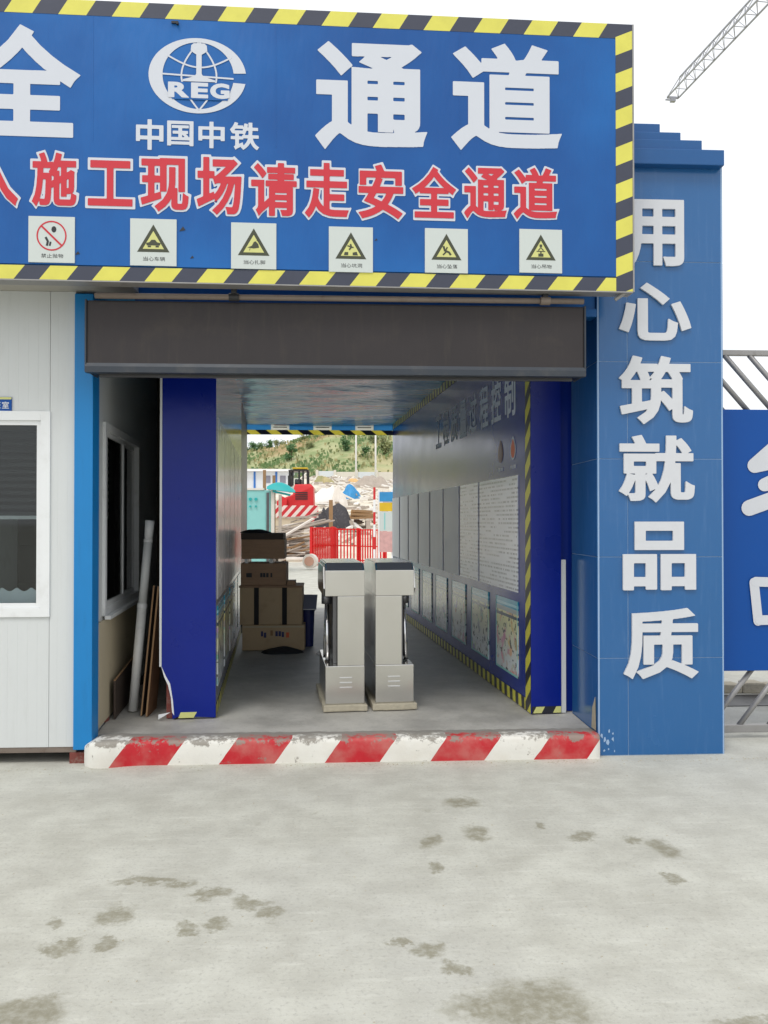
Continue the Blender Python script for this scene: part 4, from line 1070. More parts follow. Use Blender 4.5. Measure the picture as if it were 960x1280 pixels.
turnstile(407, 456, 889, True, 'stainless steel turnstile nearer the stacked boxes, its arms hanging on the left')
turnstile(469.5, 517.5, 887, False, 'stainless steel turnstile nearer the poster wall, its arms hanging on the right')

# ------------------------------------------------------------------ stacked boxes in the passage
YBX = 9.0
def bxw(px0, px1, py0, py1, Y=YBX): return XY(px0, Y), XY(px1, Y), ZY(py1, Y, 340), ZY(py0, Y, 340)
GB = 'boxes stacked along the left passage wall'
x0, x1, z0, z1 = bxw(303, 381, 781, 811); z0 = FZ
t = thing('carton', 'long tan cardboard carton with dark printed marks, lowest of the stack', 'box', ((x0 + x1) / 2, YBX, FZ), 0, GB)
boxp('carton_body', M['carton'], t, x0, x1, YBX, YBX + .45, z0 + .001, z1, .006)
boxp('tape', M['beige_board'], t, x0 + .01, x1 - .01, YBX - .002, YBX - .0005, z1 - .03, z1 - .012)
for i, (a, b, c, m) in enumerate(((.30, .335, .55, 'ink'), (.345, .385, .5, 'ink'), (.45, .49, .58, 'scrap_wood_b'), (.53, .57, .55, 'ink'), (.58, .62, .55, 'ink'), (.63, .67, .52, 'ink'), (.70, .75, .50, 'emblem_orange'))):
    boxp('print_mark', M[m] if m != 'ink' else M['blue_bin'], t, x0 + (x1 - x0) * a, x0 + (x1 - x0) * b, YBX - .003, YBX - .0008, z0 + (z1 - z0) * c, z0 + (z1 - z0) * (c + .2))
zt0 = z1 + .002
x0, x1, z0, z1 = bxw(300, 378, 732, 780); z0 = zt0
t = thing('strapped_crate', 'squat brown crate with two dark upright straps in the middle of the stack', 'crate', ((x0 + x1) / 2, YBX, z0), 0, GB)
boxp('crate_body', M['carton'], t, x0, x1, YBX - .02, YBX + .42, z0, z1 - .02, .008)
boxp('crate_lid', M['wood_box'], t, x0 - .008, x1 + .004, YBX - .03, YBX + .43, z1 - .0195, z1, .004)
for px in (318, 353): boxp('strap', M['black_cloth'], t, XY(px, YBX), XY(px + 6, YBX), YBX - .026, YBX - .0205, z0 + .002, z1 - .02)
zt0 = z1 + .001
xw, xw2, zw, zw1 = bxw(359, 368, 724, 731)
tag(boxp('wood_offcut', M['wood_box'], None, xw, xw2 + .01, YBX - .0, YBX + .2, zt0, zt0 + .05, .003), 'small brown wood offcut lying on the strapped crate beside the upper box', 'wood')
x0, x1, z0, z1 = bxw(301, 359, 704, 731); z0 = zt0
t = thing('carton', 'brown cardboard carton with faint dark print between crate and wooden box', 'box', ((x0 + x1) / 2, YBX, z0), 0, GB)
boxp('carton_body', M['wood_box'], t, x0, x1 - .01, YBX, YBX + .4, z0, z1, .008)
for a, b in ((.12, .24), (.42, .47), (.48, .53), (.55, .60), (.64, .68)): boxp('print_mark', M['ink'], t, x0 + (x1 - x0) * a, x0 + (x1 - x0) * b, YBX - .003, YBX - .0006, z0 + .09, z0 + .135)
zt0 = z1 + .001
x0, x1, z0, z1 = bxw(302, 355, 665, 702); z0 = zt0
t = thing('wooden_box', 'reddish brown wooden box with dark lid, topmost of the stack', 'box', ((x0 + x1) / 2, YBX, z0), 0, GB)
boxp('runner', M['galv'], t, XY(306, YBX), XY(310, YBX), YBX - .01, YBX + .36, z0, z0 + .045)
boxp('runner', M['galv'], t, XY(337, YBX), XY(341, YBX), YBX - .01, YBX + .36, z0, z0 + .045)
boxp('box_body', M['wood_box'], t, x0, x1 + .006, YBX - .015, YBX + .38, z0 + .046, z1 - .08, .006)
boxp('box_lid', M['dark_wood'], t, x0 - .005, x1 - .004, YBX - .022, YBX + .385, z1 - .0795, z1 - .012, .006)
mb = MB(); rr = random.Random(11)
def heap(name, m, parent, cx, cy, z, rx, ry, h, seed, n=14, lumps=.5, world=True):
    rr = random.Random(seed); mb = MB(); ph = [rr.random() * 6.28 for _ in range(9)]
    N_ = 34; n = 18
    bumps = [(rr.uniform(-.6, .6), rr.uniform(-.6, .6), rr.uniform(.15, .35), rr.uniform(-.5, .6)) for _ in range(14)]
    for j in range(n + 1):
        r = 1 - j / n
        for i in range(N_):
            a = 2 * math.pi * i / N_
            k = 1 + lumps * (.13 * math.sin(3 * a + ph[0]) + .08 * math.sin(5 * a + ph[1]) + .05 * math.sin(9 * a + ph[4]))
            u, v = r * math.cos(a), r * math.sin(a)
            q = sum(w * math.exp(-((u - bx_) ** 2 + (v - by_) ** 2) / (s_ * s_)) for bx_, by_, s_, w in bumps)
            q += .12 * math.sin(7 * u + ph[2] + 3 * v) + .1 * math.sin(11 * v - 4 * u + ph[3])
            zz = h * (1 - r * r) ** .7 * max(.2, .8 + lumps * .45 * q)
            mb.v.append((cx + rx * k * u, cy + ry * k * v, z + (zz if j else 0)))
    for j in range(n):
        for i in range(N_):
            a = j * N_ + i; b = j * N_ + (i + 1) % N_; mb.f.append((a, b, b + N_, a + N_)); mb.mi.append(0)
    return mb.build(name, m, parent, smooth=lumps < .9, world=world)
tag(heap('dark_rag', M['black_cloth'], None, XY(316, YBX), YBX + .18, z1 - .011, .17, .14, .045, 4), 'crumpled black rag lying on the lid of the topmost wooden box', 'rag')
# things on the floor beside the stack
t = thing('blue_bin', 'small dark blue plastic bin standing beside the stacked boxes', 'bin', (XY(385, 9.3), 9.3, FZ))
bxx = XY(385, 9.3); hb_ = ZY(761, 9.3, 385)
mb = MB(); mb.tube([(bxx, 9.3, FZ + .001), (bxx, 9.3, hb_ - .02)], .062, 18, r2=.075); mb.build('bin_body', M['blue_bin'], t, smooth=False)
mb = MB(); mb.tube([(bxx, 9.3, hb_ - .0195), (bxx, 9.3, hb_)], .082, 18); mb.build('bin_rim', M['blue_bin'], t)
bxx = XY(387, 9.28); t = thing('grey_board', 'small grey sheet lying flat on top of the dark blue bin', 'board', (bxx, 9.3, hb_))
MB().prism([(XY(377.5, 9.2), 9.16, hb_ + .004), (XY(395.5, 9.2), 9.16, hb_ + .001), (XY(397, 9.42), 9.42, hb_ + .14), (XY(379, 9.42), 9.42, hb_ + .142)], (0, .004, .008)).build('sheet', M['grey_card'], t)
MB().box(XY(378, 9.2), XY(395, 9.2), 9.158, 9.1595, hb_ + .004, hb_ + .012).build('sheet_edge', M['white_panel'], t)
tag(heap('black_sack', M['black_cloth'], None, XY(352, 8.86), 8.86, FZ - .004, .22, .11, .075, 8), 'crumpled black sack on the floor in front of the lowest carton', 'sack')
for px, py, nm, lb in ((313, 808, 'paper_scrap', 'small white paper scrap on the floor by the lowest carton'), (398, 814, 'paper_scrap', 'small white paper scrap on the floor beside the left turnstile')):
    g = WZ(px, py + 3, FZ); tag(heap(nm, M['tarp_white'], None, g.x, g.y, FZ - .005, .03, .025, .03, px), lb, 'paper')

# ------------------------------------------------------------------ boards and tube leaning beside the left wall end
def lean_tube():
    a = WZ(166, 889, FZ); b = WY(187.5, 651, a.y + .12); a.z = FZ + .002
    t = thing('leaning_post', 'white round post with scuffed paint leaning beside the torn wall corner', 'post', a)
    d = (b - a)
    MB().tube([a + d * 0, a + d * .55], .034, 16).build('lower_tube', M['galv'], t, smooth=True)
    MB().tube([a + d * .551, a + d * .90], .031, 16).build('upper_tube', M['white_panel'], t, smooth=True)
    MB().tube([a + d * .535, a + d * .56], .0365, 16).build('collar', M['grey_pvc'], t)
    MB().tube([a + d * .885, a + d * .90], .0335, 16).build('collar', M['grey_pvc'], t)
    MB().tube([a + d * .9005, a + d * .95, a + d * 1.0], .030, 16, r2=.036).build('spout_end', M['pvc'], t, smooth=True)
lean_tube()
def lean_board(px0, py0, px1, py1, dy, w, th, m, nm, lb):
    a = WZ(px0, py0, FZ); a.z = FZ + .003; b = WY(px1, py1, a.y + dy); t = thing(nm, lb, 'board', a)
    d = (b - a).normalized(); side = Vector((0, 1, 0)); u = (side - d * side.dot(d)).normalized(); n = d.cross(u)
    c = [n * th / 2, -n * th / 2, -n * th / 2 + u * w, n * th / 2 + u * w]
    MB().prism([a + k for k in c], b - a).build('board_face', m, t)
    MB().prism([a + n * (th / 2 - .001) - u * .001, a - n * (th / 2 - .001) - u * .001, a - n * (th / 2 - .001) - u * .003, a + n * (th / 2 - .001) - u * .003], b - a).build('board_edge', M['scrap_wood_b'] if 'tan' in lb else M['brick_red'], t)
lean_board(183, 896, 198, 733, .1, .3, .013, M['brown_board'], 'leaning_board', 'thin tan edged board leaning against the torn navy wall end')
lean_board(176.5, 895, 192.5, 732, .1, .34, .012, M['dark_wood'], 'leaning_board', 'dark reddish board leaning between white post and tan edged board')
a, b = sloc(133, 645).x, sloc(163, 645).x
t = thing('skirting_board', 'dark brown board standing on edge along the cabin side wall', 'board', WM[sw.name] @ Vector((.1, -.05, FZ)), sa)
MB().prism([(a - .1, -.004, 0.002), (b - .1, -.004, .002), (b - .1, -.004, .32), (a - .1, -.004, .27)], (0, -.012, 0)).build('board_face', M['dark_wood'], t, world=False)
MB().prism([(a - .1, -.003, .2705), (b - .1, -.003, .3205), (b - .1, -.003, .3245), (a - .1, -.003, .2745)], (0, -.014, 0)).build('board_edge', M['scrap_wood_b'], t, world=False)
g = WZ(124, 905, FZ); tag(heap('brick_rubble', M['brick_red'], None, g.x - .02, g.y + .12, FZ - .005, .05, .09, .13, 21), 'small lump of broken red brick at the foot of the blue corner column', 'rubble')

# ------------------------------------------------------------------ construction yard behind the passage
def at(px, py, Y): return WY(px, py, Y)
def gz(px, Y): x = XY(px, Y); return Vector((x, Y, max(0, hill_z(x, Y))))
# red steel barriers
def barrier(px0, px1, Y0, Y1, H_, label):
    a, b = gz(px0, Y0), gz(px1, Y1); a.z = b.z = 0; d = b - a; L = d.length; n = max(3, int(L / .115))
    t = thing('red_barrier', label, 'barrier', a, math.atan2(d.y, d.x), 'red steel barriers behind the turnstiles')
    for z in (.10, H_ * .5, H_ - .03): boxp('rail', M['barrier_red'], t, 0, L, -.02, .02, z - .02, z + .02, world=False)
    for i in range(n + 1):
        x = L * i / n; boxp('bar', M['barrier_red'], t, x - .022, x + .022, -.055, -.021, .05, H_, world=False)
    for x in (.0, L):
        boxp('post', M['barrier_red'], t, x - .045, x + .045, .021, .11, 0, H_ + .02, world=False); boxp('foot', M['barrier_red'], t, x - .06, x + .06, -.3, .3, 0, .02, world=False)
YR = 30.0
hR = ZY(660, YR, 430)
barrier(391.5, 418, YR - 1.0, YR + .4, hR + .03, 'leftmost red steel barrier of the row, its bars close together')
barrier(418.5, 447, YR + .5, YR + .2, hR - .02, 'red steel barrier in the middle of the row behind the turnstiles')
barrier(448, 480, YR + .2, YR - .6, hR - .04, 'red steel barrier at the right end of the row by the notice stand')
g = WZ(388, 712); t = thing('cable_drum', 'small round beige drum with reddish core lying beside the red barriers', 'drum', g)
dv = Vector((.25, .97, 0)).normalized()
MB().tube([g + Vector((0, 0, .27)) - dv * .12, g + Vector((0, 0, .27)) + dv * .12], .23, 20).build('drum_flange', M['scrap_pale'], t)
MB().tube([g + Vector((0, 0, .27)) - dv * .18, g + Vector((0, 0, .27)) - dv * .125], .15, 16).build('drum_core', mat('drum_red', (196, 150, 130), .8), t)
a = WZ(358, 702); b = WZ(384, 702)
t = thing('pale_pipe', 'short pale pipe lying on the ground between the timber heap and the round drum', 'pipe', a)
MB().tube([a + Vector((0, 0, .09)), b + Vector((0, 0, .09))], .085, 14).build('pipe_run', M['scrap_pale'], t, smooth=True)
MB().tube([b + Vector((-.06, 0, .09)), b + Vector((.02, 0, .09))], .1, 14).build('pipe_socket', M['scrap_wood'], t)
# scrap timber heap
t = thing('scrap_timber_heap', 'grey heap of loose scrap timber behind the stacked boxes', 'timber heap', WZ(355, 695)); rr = random.Random(2)
hc = WZ(352, 694)
heap('heap_core', M['dark_wood'], t, gz(352, 33.5).x, 34.2, 0, 1.5, 1.6, .9, 5, lumps=.6)
for i in range(90):
    v = rr.random(); px = 320 + 70 * rr.random(); Y = 31.6 + 2.6 * v
    top = 694 - v * (24 + 30 * math.exp(-((px - 378) / 26) ** 2)); c = at(px, top + rr.random() * 8, Y); c.z = max(.06, c.z)
    L = .9 + rr.random() * 1.6; an = R(rr.uniform(-25, 35)); ti = rr.uniform(-.05, .42)
    d = Vector((math.cos(an) * math.cos(ti), math.sin(an) * math.cos(ti), math.sin(ti)))
    p, q = c - d * L * .5, c + d * L * .5; p.z = max(.03, p.z); q.z = max(.05, q.z)
    MB().beam(p, q, .06 + rr.random() * .2, .025 + rr.random() * .05).build('plank', M[('scrap_wood', 'scrap_wood', 'scrap_pale', 'scrap_wood_b', 'scrap_wood')[rr.randrange(5)]], t)
p = at(352, 672, 31.8); q = at(392, 648, 33.0); MB().beam(p, q, .1, .07).build('plank', M['scrap_pale'], t)
# loose litter over the sloping yard, too small to tell apart
rr = random.Random(23); lm = [MB(), MB(), MB()]
for i in range(520):
    Y = rr.uniform(36, 84); px = rr.uniform(385, 500) if rr.random() < .85 else rr.uniform(300, 385); p = gz(px, Y)
    k = rr.randrange(3); d = Vector((rr.gauss(0, 1), rr.gauss(0, .6), rr.gauss(0, .18))).normalized(); L = rr.uniform(.15, .9) * (1 if rr.random() < .8 else 1.8)
    c = p + Vector((0, 0, .05 + rr.random() * .22)); lm[k].beam(c - d * L / 2, c + d * L / 2, rr.uniform(.05, .3), rr.uniform(.03, .16))
for k, (m, lb) in enumerate((('scrap_pale', 'pale building litter strewn over the sloping yard'), ('tarp_white', 'white scraps and sheets strewn over the sloping yard'), ('scrap_wood', 'grey wood scraps strewn over the sloping yard'))):
    tag(lm[k].build('litter', M[m]), lb, 'litter', kind='stuff')
# concrete block with striped guard
t = thing('striped_guard', 'red and white striped guard rail on a beige concrete base behind the timber heap', 'guard rail', gz(360, 40))
Yg = 38.5; x0, x1 = XY(336, Yg), XY(398, Yg)
boxp('concrete_base', M['concrete_block'], t, x0, XY(388, Yg), Yg, Yg + .5, 0, ZY(646, Yg), .03)
st2 = stripe_mat('guard_stripes', (1, 0, -.9), .40, .5, (226, 208, 200), (196, 36, 46), 0, .5)
boxp('stripe_board', st2, t, x0 - .1, x1, Yg - .08, Yg - .01, ZY(647, Yg), ZY(632, Yg))
# loader
t = thing('red_loader', 'red loading machine with open cab frame and yellow canopy beyond the striped guard', 'loader', gz(370, 43))
Yl = 42.0; X = lambda px: XY(px, Yl); Z = lambda py: ZY(py, Yl)
MB().prism([(X(344), Yl, Z(652)), (X(393), Yl, Z(652)), (X(391.5), Yl, Z(608)), (X(388), Yl + .1, Z(605)), (X(368), Yl + .1, Z(605.5)), (X(366), Yl, Z(618)), (X(346), Yl, Z(626))], (0, 2.2, 0)).build('body', M['machine_red'], t, .05)
for i in range(4): boxp('grille_slot', M['dark_plastic'], t, X(369), X(384.5), Yl - .012, Yl - .001, Z(616.8 + i * 2.6), Z(615.3 + i * 2.6))
for px in (361.5, 365.5, 373.5, 378.5, 384): boxp('cab_post', M['dark_plastic'], t, X(px) - .045, X(px) + .045, Yl + .3, Yl + .4, Z(607), Z(588.8))
for px in (362, 384): boxp('cab_post', M['dark_plastic'], t, X(px) - .05, X(px) + .05, Yl + 1.6, Yl + 1.7, Z(607), Z(588.8))
boxp('seat_back', M['dark_plastic'], t, X(359), X(363), Yl + .45, Yl + .8, Z(608), Z(594), .03)
boxp('cab_pane', M['glass'], t, X(366.5), X(373), Yl + .34, Yl + .35, Z(604), Z(590))
boxp('canopy', M['dark_plastic'], t, X(360), X(386), Yl + .2, Yl + 1.8, Z(588.7), Z(587.2), .03)
boxp('engine_cover', M['dark_plastic'], t, X(367), X(376), Yl + .9, Yl + 1.5, Z(606), Z(598), .05)
boxp('canopy_rack', M['machine_yellow'], t, X(365), X(384), Yl + .4, Yl + 1.5, Z(586), Z(584), .02)
for px in (352, 386):
    c = Vector((X(px), Yl + .5, .55)); MB().tube([c - Vector((.0, .25, 0)), c + Vector((0, .2, 0))], .55, 20).build('wheel', M['tyre'], t)
MB().prism([(X(346), Yl - .5, Z(638)), (X(358), Yl - .5, Z(640)), (X(360), Yl - .5, Z(624)), (X(352), Yl - .5, Z(620))], (0, .45, 0)).build('bucket', M['machine_red'], t, .04)
# teal cabinet with scoop hood
Yt = 25.0; X = lambda px: XY(px, Yt); Z = lambda py: ZY(py, Yt)
t = thing('teal_cabinet', 'pale teal steel cabinet with round knobs and a hood, left of the scrap timber', 'cabinet', gz(325, Yt))
boxp('cabinet_body', M['teal'], t, X(296), X(338), Yt, Yt + .9, .05, Z(613), .02)
boxp('cabinet_cap', M['scrap_pale'], t, X(295), X(330), Yt - .03, Yt + .93, Z(613) + .001, Z(610.5))
boxp('door_leaf', M['teal'], t, X(310), X(331.5), Yt - .012, Yt - .0005, .2, Z(616))
boxp('corner_post', M['scrap_pale'], t, X(339), X(343), Yt - .05, Yt + .06, 0, Z(612))
boxp('hinge_strip', M['steel_dark'], t, X(333), X(336.5), Yt - .02, Yt - .001, .2, Z(616))
for px, py in ((313, 624), (320, 624), (313, 633), (320, 633)):
    c = at(px, py, Yt - .02); MB().tube([c, c + Vector((0, -.05, 0))], .045 if py < 630 else .03, 12).build('knob', M['teal_deep'], t)
mb = MB()
NH = 10
for j in range(NH + 1):
    for i in range(9):
        u = j / NH; a = math.pi * i / 8
        mb.v.append((X(334) + (X(369) - X(334)) * u, Yt - .25 + .5 * i / 8, Z(612 + 4 * u) + .26 * math.sin(a) * math.sin(math.pi * (.12 + .8 * u))))
for j in range(NH):
    for i in range(8): a = j * 9 + i; mb.f.append((a, a + 1, a + 10, a + 9)); mb.mi.append(0)
mb.build('hood', M['teal_deep'], t, smooth=True)
MB().beam(at(341, 614, Yt - .1), at(363, 619, Yt - .1), .05, .06).build('hood_arm', M['teal_deep'], t)
for px, py0, Y, lb in ((326, 585, 24.2, 'reddish brown timber upright rising behind the teal cabinet, the taller of two'), (346.5, 617, 23.6, 'slim grey brown upright post right of the teal cabinet'), (338.5, 592, 24.3, 'short brown upright between teal cabinet and hood')):
    p = gz(px, Y); t = thing('site_post', lb, 'post', p)
    boxp('shaft', M['scrap_wood_b'] if px < 340 else M['scrap_wood'], t, p.x - .045, p.x + .045, Y + 1.1, Y + 1.19, 0, ZY(py0, Y), .006)
    boxp('shoe', M['steel_dark'], t, p.x - .08, p.x + .08, Y + 1.06, Y + 1.23, 0, .05)
# site sheds
Ys = 62.0; X = lambda px: XY(px, Ys); Z = lambda py: ZY(py, Ys)
t = thing('site_shed', 'white site shed with blue upright bands and pale flat roof below the hillside', 'shed', gz(330, Ys))
boxp('shed_wall', M['shed_white'], t, X(285), X(361), Ys, Ys + 5, .0, Z(590))
boxp('shed_roof', M['white_pole'], t, X(283), X(363), Ys - .4, Ys + 5.3, Z(590) + .01, Z(587))
for px in (288, 317, 344): boxp('blue_band', M['shed_blue'], t, X(px), X(px + 2.4), Ys - .05, Ys - .005, 0, Z(590))
for px in (297, 331, 350): boxp('shed_window', M['grey_card'], t, X(px), X(px + 7), Ys - .04, Ys - .004, Z(604), Z(595))
boxp('shed_base', M['scrap_wood'], t, X(284), X(362), Ys - .08, Ys - .01, 0, .5)
# white wall on the terrace
Yw = 86.0
t = thing('white_boundary_wall', 'low white boundary wall along the foot of the hillside', 'wall', gz(440, Yw))
for i, (pa, pb) in enumerate(((396, 418), (418.3, 445), (445.3, 470), (470.3, 500), (500.3, 540))):
    boxp('wall_bay', M['scrap_pale'] if i % 2 else M['shed_white'], t, XY(pa, Yw), XY(pb, Yw), Yw, Yw + .3, 2.5, ZY(590 - (i == 0) * 1, Yw))
    boxp('wall_pier', M['scrap_pale'], t, XY(pa, Yw) - .12, XY(pa, Yw) + .16, Yw - .12, Yw - .01, 2.5, ZY(589, Yw) + .1)
# heaps
def hp(name, m, pxc, py_base, py_top, wpx, Y, label, cat, seed, lumps=.7):
    c = at(pxc, py_base, Y); z0 = min(c.z, gz(pxc, Y).z + .0); top = ZY(py_top, Y); w = wpx / F * Y / 2
    return tag(heap(name, m, None, c.x, Y, z0 - .05, w, w * .8, top - z0 + .05, seed, 12, lumps), label, cat)
hp('sack_heap', M['scrap_pale'], 424, 628, 612, 22, 52, 'greyish heap of broken boards between white sacks and blue tarpaulin', 'heap', 38, 1.0)
hp('rubble_heap', M['tarp_white'], 410, 626, 605, 42, 54, 'white heap of sacks and sheets beyond the black netting', 'heap', 31, 1.0)
hp('blue_tarp', M['tarp_blue'], 437, 624, 604, 26, 58, 'crumpled bright blue tarpaulin heap near the white wall', 'tarpaulin', 32, 1.0)
hp('netting_heap', M['net_black'], 418, 658, 630, 44, 41, 'large black netting heap behind the scrap timber', 'netting', 33, 1.0)
hp('earth_heap', M['sand'], 442, 604, 596, 16, 74, 'small reddish earth heap below the lamp posts', 'heap', 34, .9)
hp('debris_heap', M['scrap_wood'], 464, 610, 594, 46, 68, 'pale brown debris heap left of the white wall end', 'heap', 35, 1.0)
hp('grass_clump', M['dry_grass'], 404, 604, 592, 26, 72, 'yellowish grassy mound behind the red loader', 'mound', 36, 1.0)
hp('netting_heap', M['net_black'], 402, 660, 637, 26, 39.6, 'smaller lump of black netting left of the large netting heap', 'netting', 44, 1.0)
p = gz(414, 39); t = thing('brown_stake', 'brown upright timber stake in front of the black netting', 'stake', p)
boxp('shaft', M['scrap_wood_b'], t, p.x - .09, p.x + .09, 37.6, 37.7, 0, ZY(625, 37.6)); boxp('shoe', M['scrap_wood'], t, p.x - .14, p.x + .14, 37.55, 37.76, 0, .1)
rr = random.Random(17)
t = thing('plank_stack', 'stack of tan planks on the pale ground right of the black netting', 'plank stack', gz(450, 40))
for i in range(9):
    p = at(437 + rr.random() * 3, 646 - (i // 3) * 4 + rr.random() * 2, 41 + (i % 3) * .5); q = at(464 + rr.random() * 3, 646 - (i // 3) * 4 + rr.random() * 2, 41 + (i % 3) * .5)
    MB().beam(p, q, .42, .12).build('plank', M['sand'] if i % 3 else M['scrap_wood_b'], t)
for z in (439, 460):
    p = gz(z, 41); boxp('bearer', M['scrap_wood'], t, p.x - .1, p.x + .1, 40.6, 42.2, 0, at(450, 648, 41).z - .1)
# notice stand at the right edge of the opening
Yn = 22.0; X = lambda px: XY(px, Yn); Z = lambda py: ZY(py, Yn)
t = thing('notice_stand', 'tall notice stand with blue head, yellow band and white sheet beside the poster wall', 'notice stand', gz(482, Yn))
for px in (473.8, 490.5): boxp('leg', M['white_pole'], t, X(px) - .025, X(px) + .025, Yn + .02, Yn + .07, 0, Z(612))
boxp('head_panel', M['tarp_blue'], t, X(474.5), X(492), Yn - .02, Yn + .015, Z(627), Z(615)); boxp('yellow_band', M['machine_yellow'], t, X(474.5), X(492), Yn - .02, Yn + .015, Z(639), Z(628.5))
boxp('sheet', M['placard'], t, X(474.5), X(492), Yn - .02, Yn + .015, Z(664), Z(639.3)); boxp('foot_panel', mat('faded_red', (206, 160, 156), .6, var=.3, scale=12), t, X(474.5), X(492), Yn - .02, Yn + .015, Z(690), Z(664.3))
boxp('sheet_stripe', M['teal'], t, X(480), X(481.6), Yn - .024, Yn - .0205, Z(662), Z(641))
p = gz(468, 24); t = thing('striped_pole', 'thin red and white post left of the tall notice stand', 'post', p)
for i in range(7): MB().tube([(p.x, 24, i * .36), (p.x, 24, i * .36 + .359)], .035, 10).build('band', M['white_pole'] if i % 2 else M['machine_red'], t)
# lamp posts
for px, Y, lb in ((445, 82, 'left of the two slender white lamp posts in front of the hillside'), (469.5, 82, 'right of the two slender white lamp posts in front of the hillside')):
    p = gz(px, Y); p.z -= .2; t = thing('lamp_post', lb, 'lamp post', p, 0, 'white lamp posts below the hillside')
    MB().tube([p, p + Vector((0, 0, 12))], .1, 10, r2=.075).build('pole', M['white_pole'], t, smooth=True)
    MB().tube([p + Vector((0, 0, 11.9)), p + Vector((.6, -.4, 12.7)), p + Vector((1.8, -1, 12.9))], .08, 8).build('arm', M['white_pole'], t)
    MB().box(p.x + 1.6, p.x + 2.5, p.y - 1.4, p.y - .9, p.z + 12.8, p.z + 12.95).build('lamp_head', M['grey_card'], t, .03)
    MB().tube([p, p + Vector((0, 0, .35))], .3, 12).build('footing', M['concrete_block'], t)

# ------------------------------------------------------------------ trees and scrub on the hillside
def crown(seed, n, rx, rz, leaf, m, name='crown', squash=1.0):
    rr = random.Random(seed); mb = MB(); cl = []
    for i in range(11): 
        a = rr.random() * 6.28; r = rr.random() ** .6; cl.append((math.cos(a) * r * rx * .7, math.sin(a) * r * rx * .7, rz * (.35 + 1.25 * rr.random()), .3 + .4 * rr.random()))
    for i in range(n):
        c = cl[rr.randrange(len(cl))]; s = c[3] * rx
        p = Vector((c[0] + rr.gauss(0, .45) * s, c[1] + rr.gauss(0, .45) * s, max(.15, c[2] + rr.gauss(0, .38) * s)))
        u = Vector((rr.gauss(0, 1), rr.gauss(0, 1), rr.gauss(0, .7))).normalized(); w = u.orthogonal().normalized(); l = leaf * (.6 + rr.random() * .8)
        mb.poly([p - u * l, p + w * l * .45, p + u * l, p - w * l * .45])
    return mb
def tree(px, Y, hpx, wpx, m, label, seed, nl=700):
    b = gz(px, Y); b.z -= .15; h = hpx / F * Y; w = wpx / F * Y
    t = thing('hill_tree', label, 'tree', b, 0, 'trees on the hillside')
    crown(seed, nl, w / 2, h * .48, .035 * (h + w), m).build('crown', m, t, world=False)
    mb = MB(); mb.tube([(0, 0, 0), (.03 * w, 0, h * .35), (0, .02 * w, h * .7)], .03 * h, 7, r2=.012 * h); mb.build('trunk', M['bark'], t, world=False)
    rr = random.Random(seed)
    for k in range(3):
        a = rr.random() * 6.28; MB().tube([(.02 * w, 0, h * (.25 + .1 * k)), (math.cos(a) * w * .3, math.sin(a) * w * .3, h * (.5 + .1 * k))], .014 * h, 5, r2=.005 * h).build('limb', M['bark'], t, world=False)
TR = [(314, 126, 16, 16, 'leaf_b', 'dark bushy tree on the ridge beside the left opening edge'), (326, 128, 13, 16, 'leaf_a', 'low green tree on the ridge, second from the left'),
      (337, 128, 14, 14, 'leaf_b', 'spiky dark tree on the ridge right of the low green one'), (349, 127, 10, 15, 'leaf_c', 'pale olive bush on the ridge above the loader'),
      (364, 108, 27, 16, 'leaf_b', 'tall fresh green tree standing alone on the slope above the loader'), (378, 124, 12, 16, 'leaf_c', 'olive bush on the ridge right of the lone green tree'),
      (394, 126, 18, 14, 'leaf_a', 'feathery tree on the rising ridge, left of the dark pair'), (404, 128, 22, 15, 'leaf_b', 'dark tree against the sky at the lintel, left one of a pair'),
      (417, 128, 25, 20, 'leaf_b', 'dark broad tree against the sky at the lintel, right one of a pair'), (432, 108, 25, 13, 'leaf_b', 'upright green tree on the slope left of the lamp posts'),
      (457, 104, 20, 12, 'leaf_b', 'small green tree between the two lamp posts'), (428, 122, 16, 18, 'leaf_a', 'green bush high on the slope behind the upright tree'),
      (452, 122, 18, 20, 'leaf_a', 'wide green bush high on the slope above the lamp posts'), (476, 118, 22, 20, 'leaf_a', 'large green bush high on the slope near the poster wall'),
      (482, 106, 30, 15, 'leaf_c', 'grey green tree with bare trunk beside the poster wall edge'), (300, 126, 17, 18, 'leaf_a', 'green tree on the ridge partly hidden by the dark wall post'),
      (440, 116, 12, 14, 'leaf_c', 'olive bush on the slope behind the left lamp post'), (387, 112, 10, 14, 'leaf_c', 'pale bush half way up the slope'), (466, 112, 14, 14, 'leaf_c', 'olive bush behind the right lamp post')]
for i, (px, Y, h, w, m, lb) in enumerate(TR): tree(px, Y, h, w, M[m], lb, 40 + i)
rr = random.Random(77); sm = [MB(), MB(), MB()]
for i in range(34000):
    Y = 90 + 50 * rr.random(); x = rr.uniform(-45, 55); dens = math.sin(x * .35 + Y * .22) + math.sin(x * .8 - Y * .5) + math.sin(x * .15 + 1.7)
    if rr.random() > .35 + .3 * dens: continue
    p = Vector((x, Y, hill_z(x, Y) + rr.random() * .25)); h = .12 + rr.random() * .32; a = rr.random() * 6.28; u = Vector((math.cos(a), math.sin(a), 0)) * h * .7
    k = 0 if dens > 1 else (1 if rr.random() < .5 else 2)
    sm[k].poly([p - u * .5, p + u * .5, p + u * .7 + Vector((rr.uniform(-.1, .1), 0, h)), p - u * .7 + Vector((0, 0, h * (.6 + .6 * rr.random())))])
for k, (m, lb) in enumerate((('leaf_a', 'dense green scrub growing over the hillside'), ('leaf_c', 'olive coloured low scrub scattered over the hillside'), ('dry_grass', 'dry straw coloured grass tufts over the hillside'))):
    tag(sm[k].build('scrub', M[m]), lb, 'scrub', kind='stuff')

